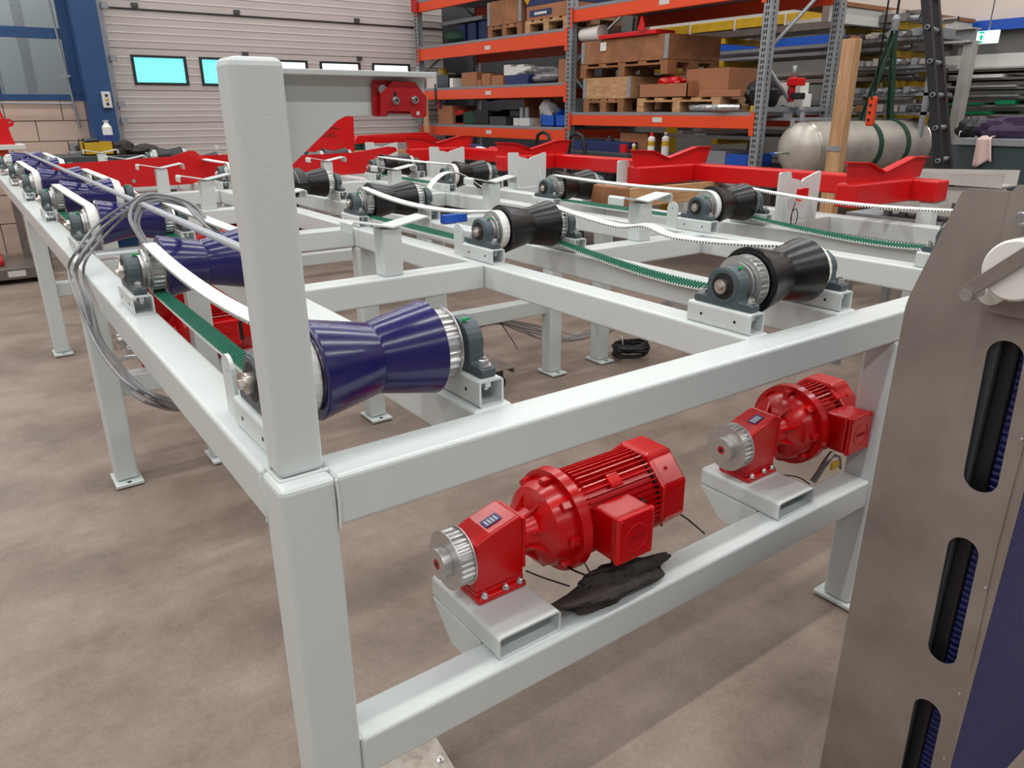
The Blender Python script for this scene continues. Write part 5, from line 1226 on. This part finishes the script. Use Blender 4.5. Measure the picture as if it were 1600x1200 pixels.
for x in (-.2, .33):
    for y in (-.9, .68): MB().box(x, y, 0, x+.05, y+.05, zz-.06).obj('leg', 'galv', ps)
for k in range(4):
    a = at(1400+25*k, 300, X=4.5); MB().box(-.19, a.y-.9, zz, -.15, a.y-.86, zz+.16).obj('stake', 'galv', ps)
# white boxes with red valve unit at the rack end
for k in range(7):
    p = at(1215+16*(k % 3)+4*(k//3), 140+17*(k//3), X=6.5); o = MB().box(-.07, -.07, -.06, .07, .07, .06).obj('white_carton', 'white', None, .004); o.location = p; tag(o, 'small white carton stacked beside the rack end', 'box', 'small white cartons by the rack end')
vb = at(1235, 178, X=6.5); tag(MB().box(6.25, vb.y-.35, vb.z-.06, 6.9, vb.y+.3, vb.z-.035).obj('carton_shelf', 'galv'), 'narrow shelf carrying the small white cartons', 'shelf')
t = thing('valve_unit', 'red and black valve unit on top of the small white cartons', 'valve', at(1238, 138, X=6.3))
MB().rot('z', [(-.12, .03), (.1, .03)], 12).obj('valve_body', 'red2', t); MB().box(-.06, -.1, .02, .06, .03, .09).obj('valve_head', 'red2', t, .01); MB().box(-.05, -.12, -.1, .05, -.02, -.04).obj('actuator', 'black', t, .01); MB().rot('z', [(.1, .02), (.2, .02)], 12).obj('spindle', 'galv', t)
# ================================================================ clutter at the far left, on and behind the table end
t = thing('yellow_crate', 'yellow plastic crate with dirty brushes and gloves at the far table end', 'crate', tuple(at(133, 243, Y=8.9)))
P_ = at(133, 243, Y=8.9); Q_ = at(180, 243, Y=8.9); wd = Q_.x-P_.x
for a in ((0, 0, 0, wd, .3, .01), (0, 0, 0, wd, .01, .14), (0, .29, 0, wd, .3, .14), (0, 0, 0, .01, .3, .14), (wd-.01, 0, 0, wd, .3, .14)): MB().box(*a).obj('crate_wall', 'yellow', t)
zc = P_.z; 
tb = thing('far_bench', 'dark steel bench behind the far end of the tables', 'bench', (.6, 8.85, 0)); MB().box(-.35, -.1, zc-.12, 1.25, .7, zc-.005).obj('bench_top', 'darkgrey', tb, .004)
for x in (-.3, 1.15):
    for y in (-.05, .6): MB().box(x, y, 0, x+.06, y+.06, zc-.12).obj('leg', 'darkgrey', tb)
blob('brush_heap', 'rag', (Q_.x+.08, 8.98, zc+.05), (.11, .08, .07), 61, 'heap of brown dirty brushes right of the yellow crate', 'brushes', 20, 10, .3, 0, 1, .3)
blob('work_gloves', 'rag', (Q_.x+.33, 8.98, zc+.035), (.13, .09, .05), 62, 'dark brown work gloves lying right of the brushes', 'gloves', 20, 10, .3, 0, 1, .3)
p = at(143, 228, Y=8.95); blob('work_gloves', 'black', (p.x, 8.95, zc+.16), (.09, .06, .03), 63, 'black glove draped on the yellow crate rim', 'glove', 16, 8, .3)
p0 = at(172, 228, Y=9.6); t = thing('spray_bottle', 'white and blue liquid bottle standing by the blue column', 'bottle', (p0.x, 9.6, p0.z))
MB().rot('z', [(0, .055), (.13, .055)], 20).obj('blue_liquid', 'labelblue', t); MB().rot('z', [(.13, .055), (.22, .055), (.26, .025), (.27, .02)], 20).obj('bottle_shoulder', 'white', t); MB().rot('z', [(.27, .02), (.3, .035)], 14).obj('spout', 'white', t)
tag(MB().box(p0.x-.3, 9.45, p0.z-.03, p0.x+.4, 9.8, p0.z-.001).obj('wall_shelf', 'shelfgrey'), 'small grey shelf under the white and blue bottle', 'shelf')
p = at(0, 226, Y=8.9)
t = thing('red_lever_bracket', 'red lever bracket with a round lug on the pale table at the left edge', 'bracket', tuple(p))
a = [(-.5, 0), (.14, 0), (.12, .09), (.11, .17), (.16, .19), (.17, .23), (.14, .26), (.06, .26), (.02, .24), (-.05, .14), (-.1, .08), (-.5, .07)]
plate2d('lever_plate', a, [circ(.13, .228, .014, 10)], .05, 'red2', t, MX('y', 0)); MB().tube([(.08, 0, .25), (.06, 0, .34), (.05, 0, .38)], .015, 8).obj('lever_pin', 'red2', t)
o = MB().box(-.3, .05, .1, -.08, .2, .2).obj('grey_motor', 'shelfgrey', t, .02)
tag(MB().box(p.x-1.2, 8.75, p.z-.05, p.x+.22, 9.25, p.z-.002).obj('pale_table_top', 'offwhite', None, .004), 'pale table top edge under the red lever bracket', 'table')
tag(MB().box(p.x-.02, 8.85, p.z-.12, p.x+.06, 8.95, p.z-.052).obj('orange_block', 'orange'), 'orange block directly under the pale table top at the left edge', 'block'); tag(MB().box(p.x-.02, 8.85, 0, p.x+.05, 8.95, p.z-.121).obj('grey_post', 'pipe'), 'dull grey post below the orange block at the left edge', 'post')
tag(MB().box(p.x-.9, 8.85, 0, p.x-.84, 8.95, p.z-.052).obj('orange_post', 'orange'), 'orange post under the outer end of the pale table', 'post')
bb = thing('bench_vise', 'small dark vise and tools on the grey cabinet by the wall', 'vise', tuple(at(127, 236, Y=9.75)))
MB().box(-.05, 0, 0, .05, .1, .06).obj('vise_body', 'rag', bb, .01); MB().prism([(-.02, .06), (.02, .06), (0, .15)], 'y', .02, .06).obj('vise_screw', 'rag', bb)
pc = at(112, 238, Y=9.75); tag(MB().box(pc.x-.02, 9.7, 0, pc.x+.3, 10.0, pc.z).obj('grey_cabinet', 'shelfgrey', None, .005), 'plain grey cabinet standing by the masonry wall', 'cabinet')
pc = at(107, 215, Y=10.28); tag(MB().box(pc.x, 10.24, 0, pc.x+.12, 10.34, 1.32).obj('wall_conduit', 'galv'), 'grey upright conduit on the lower wall', 'conduit')
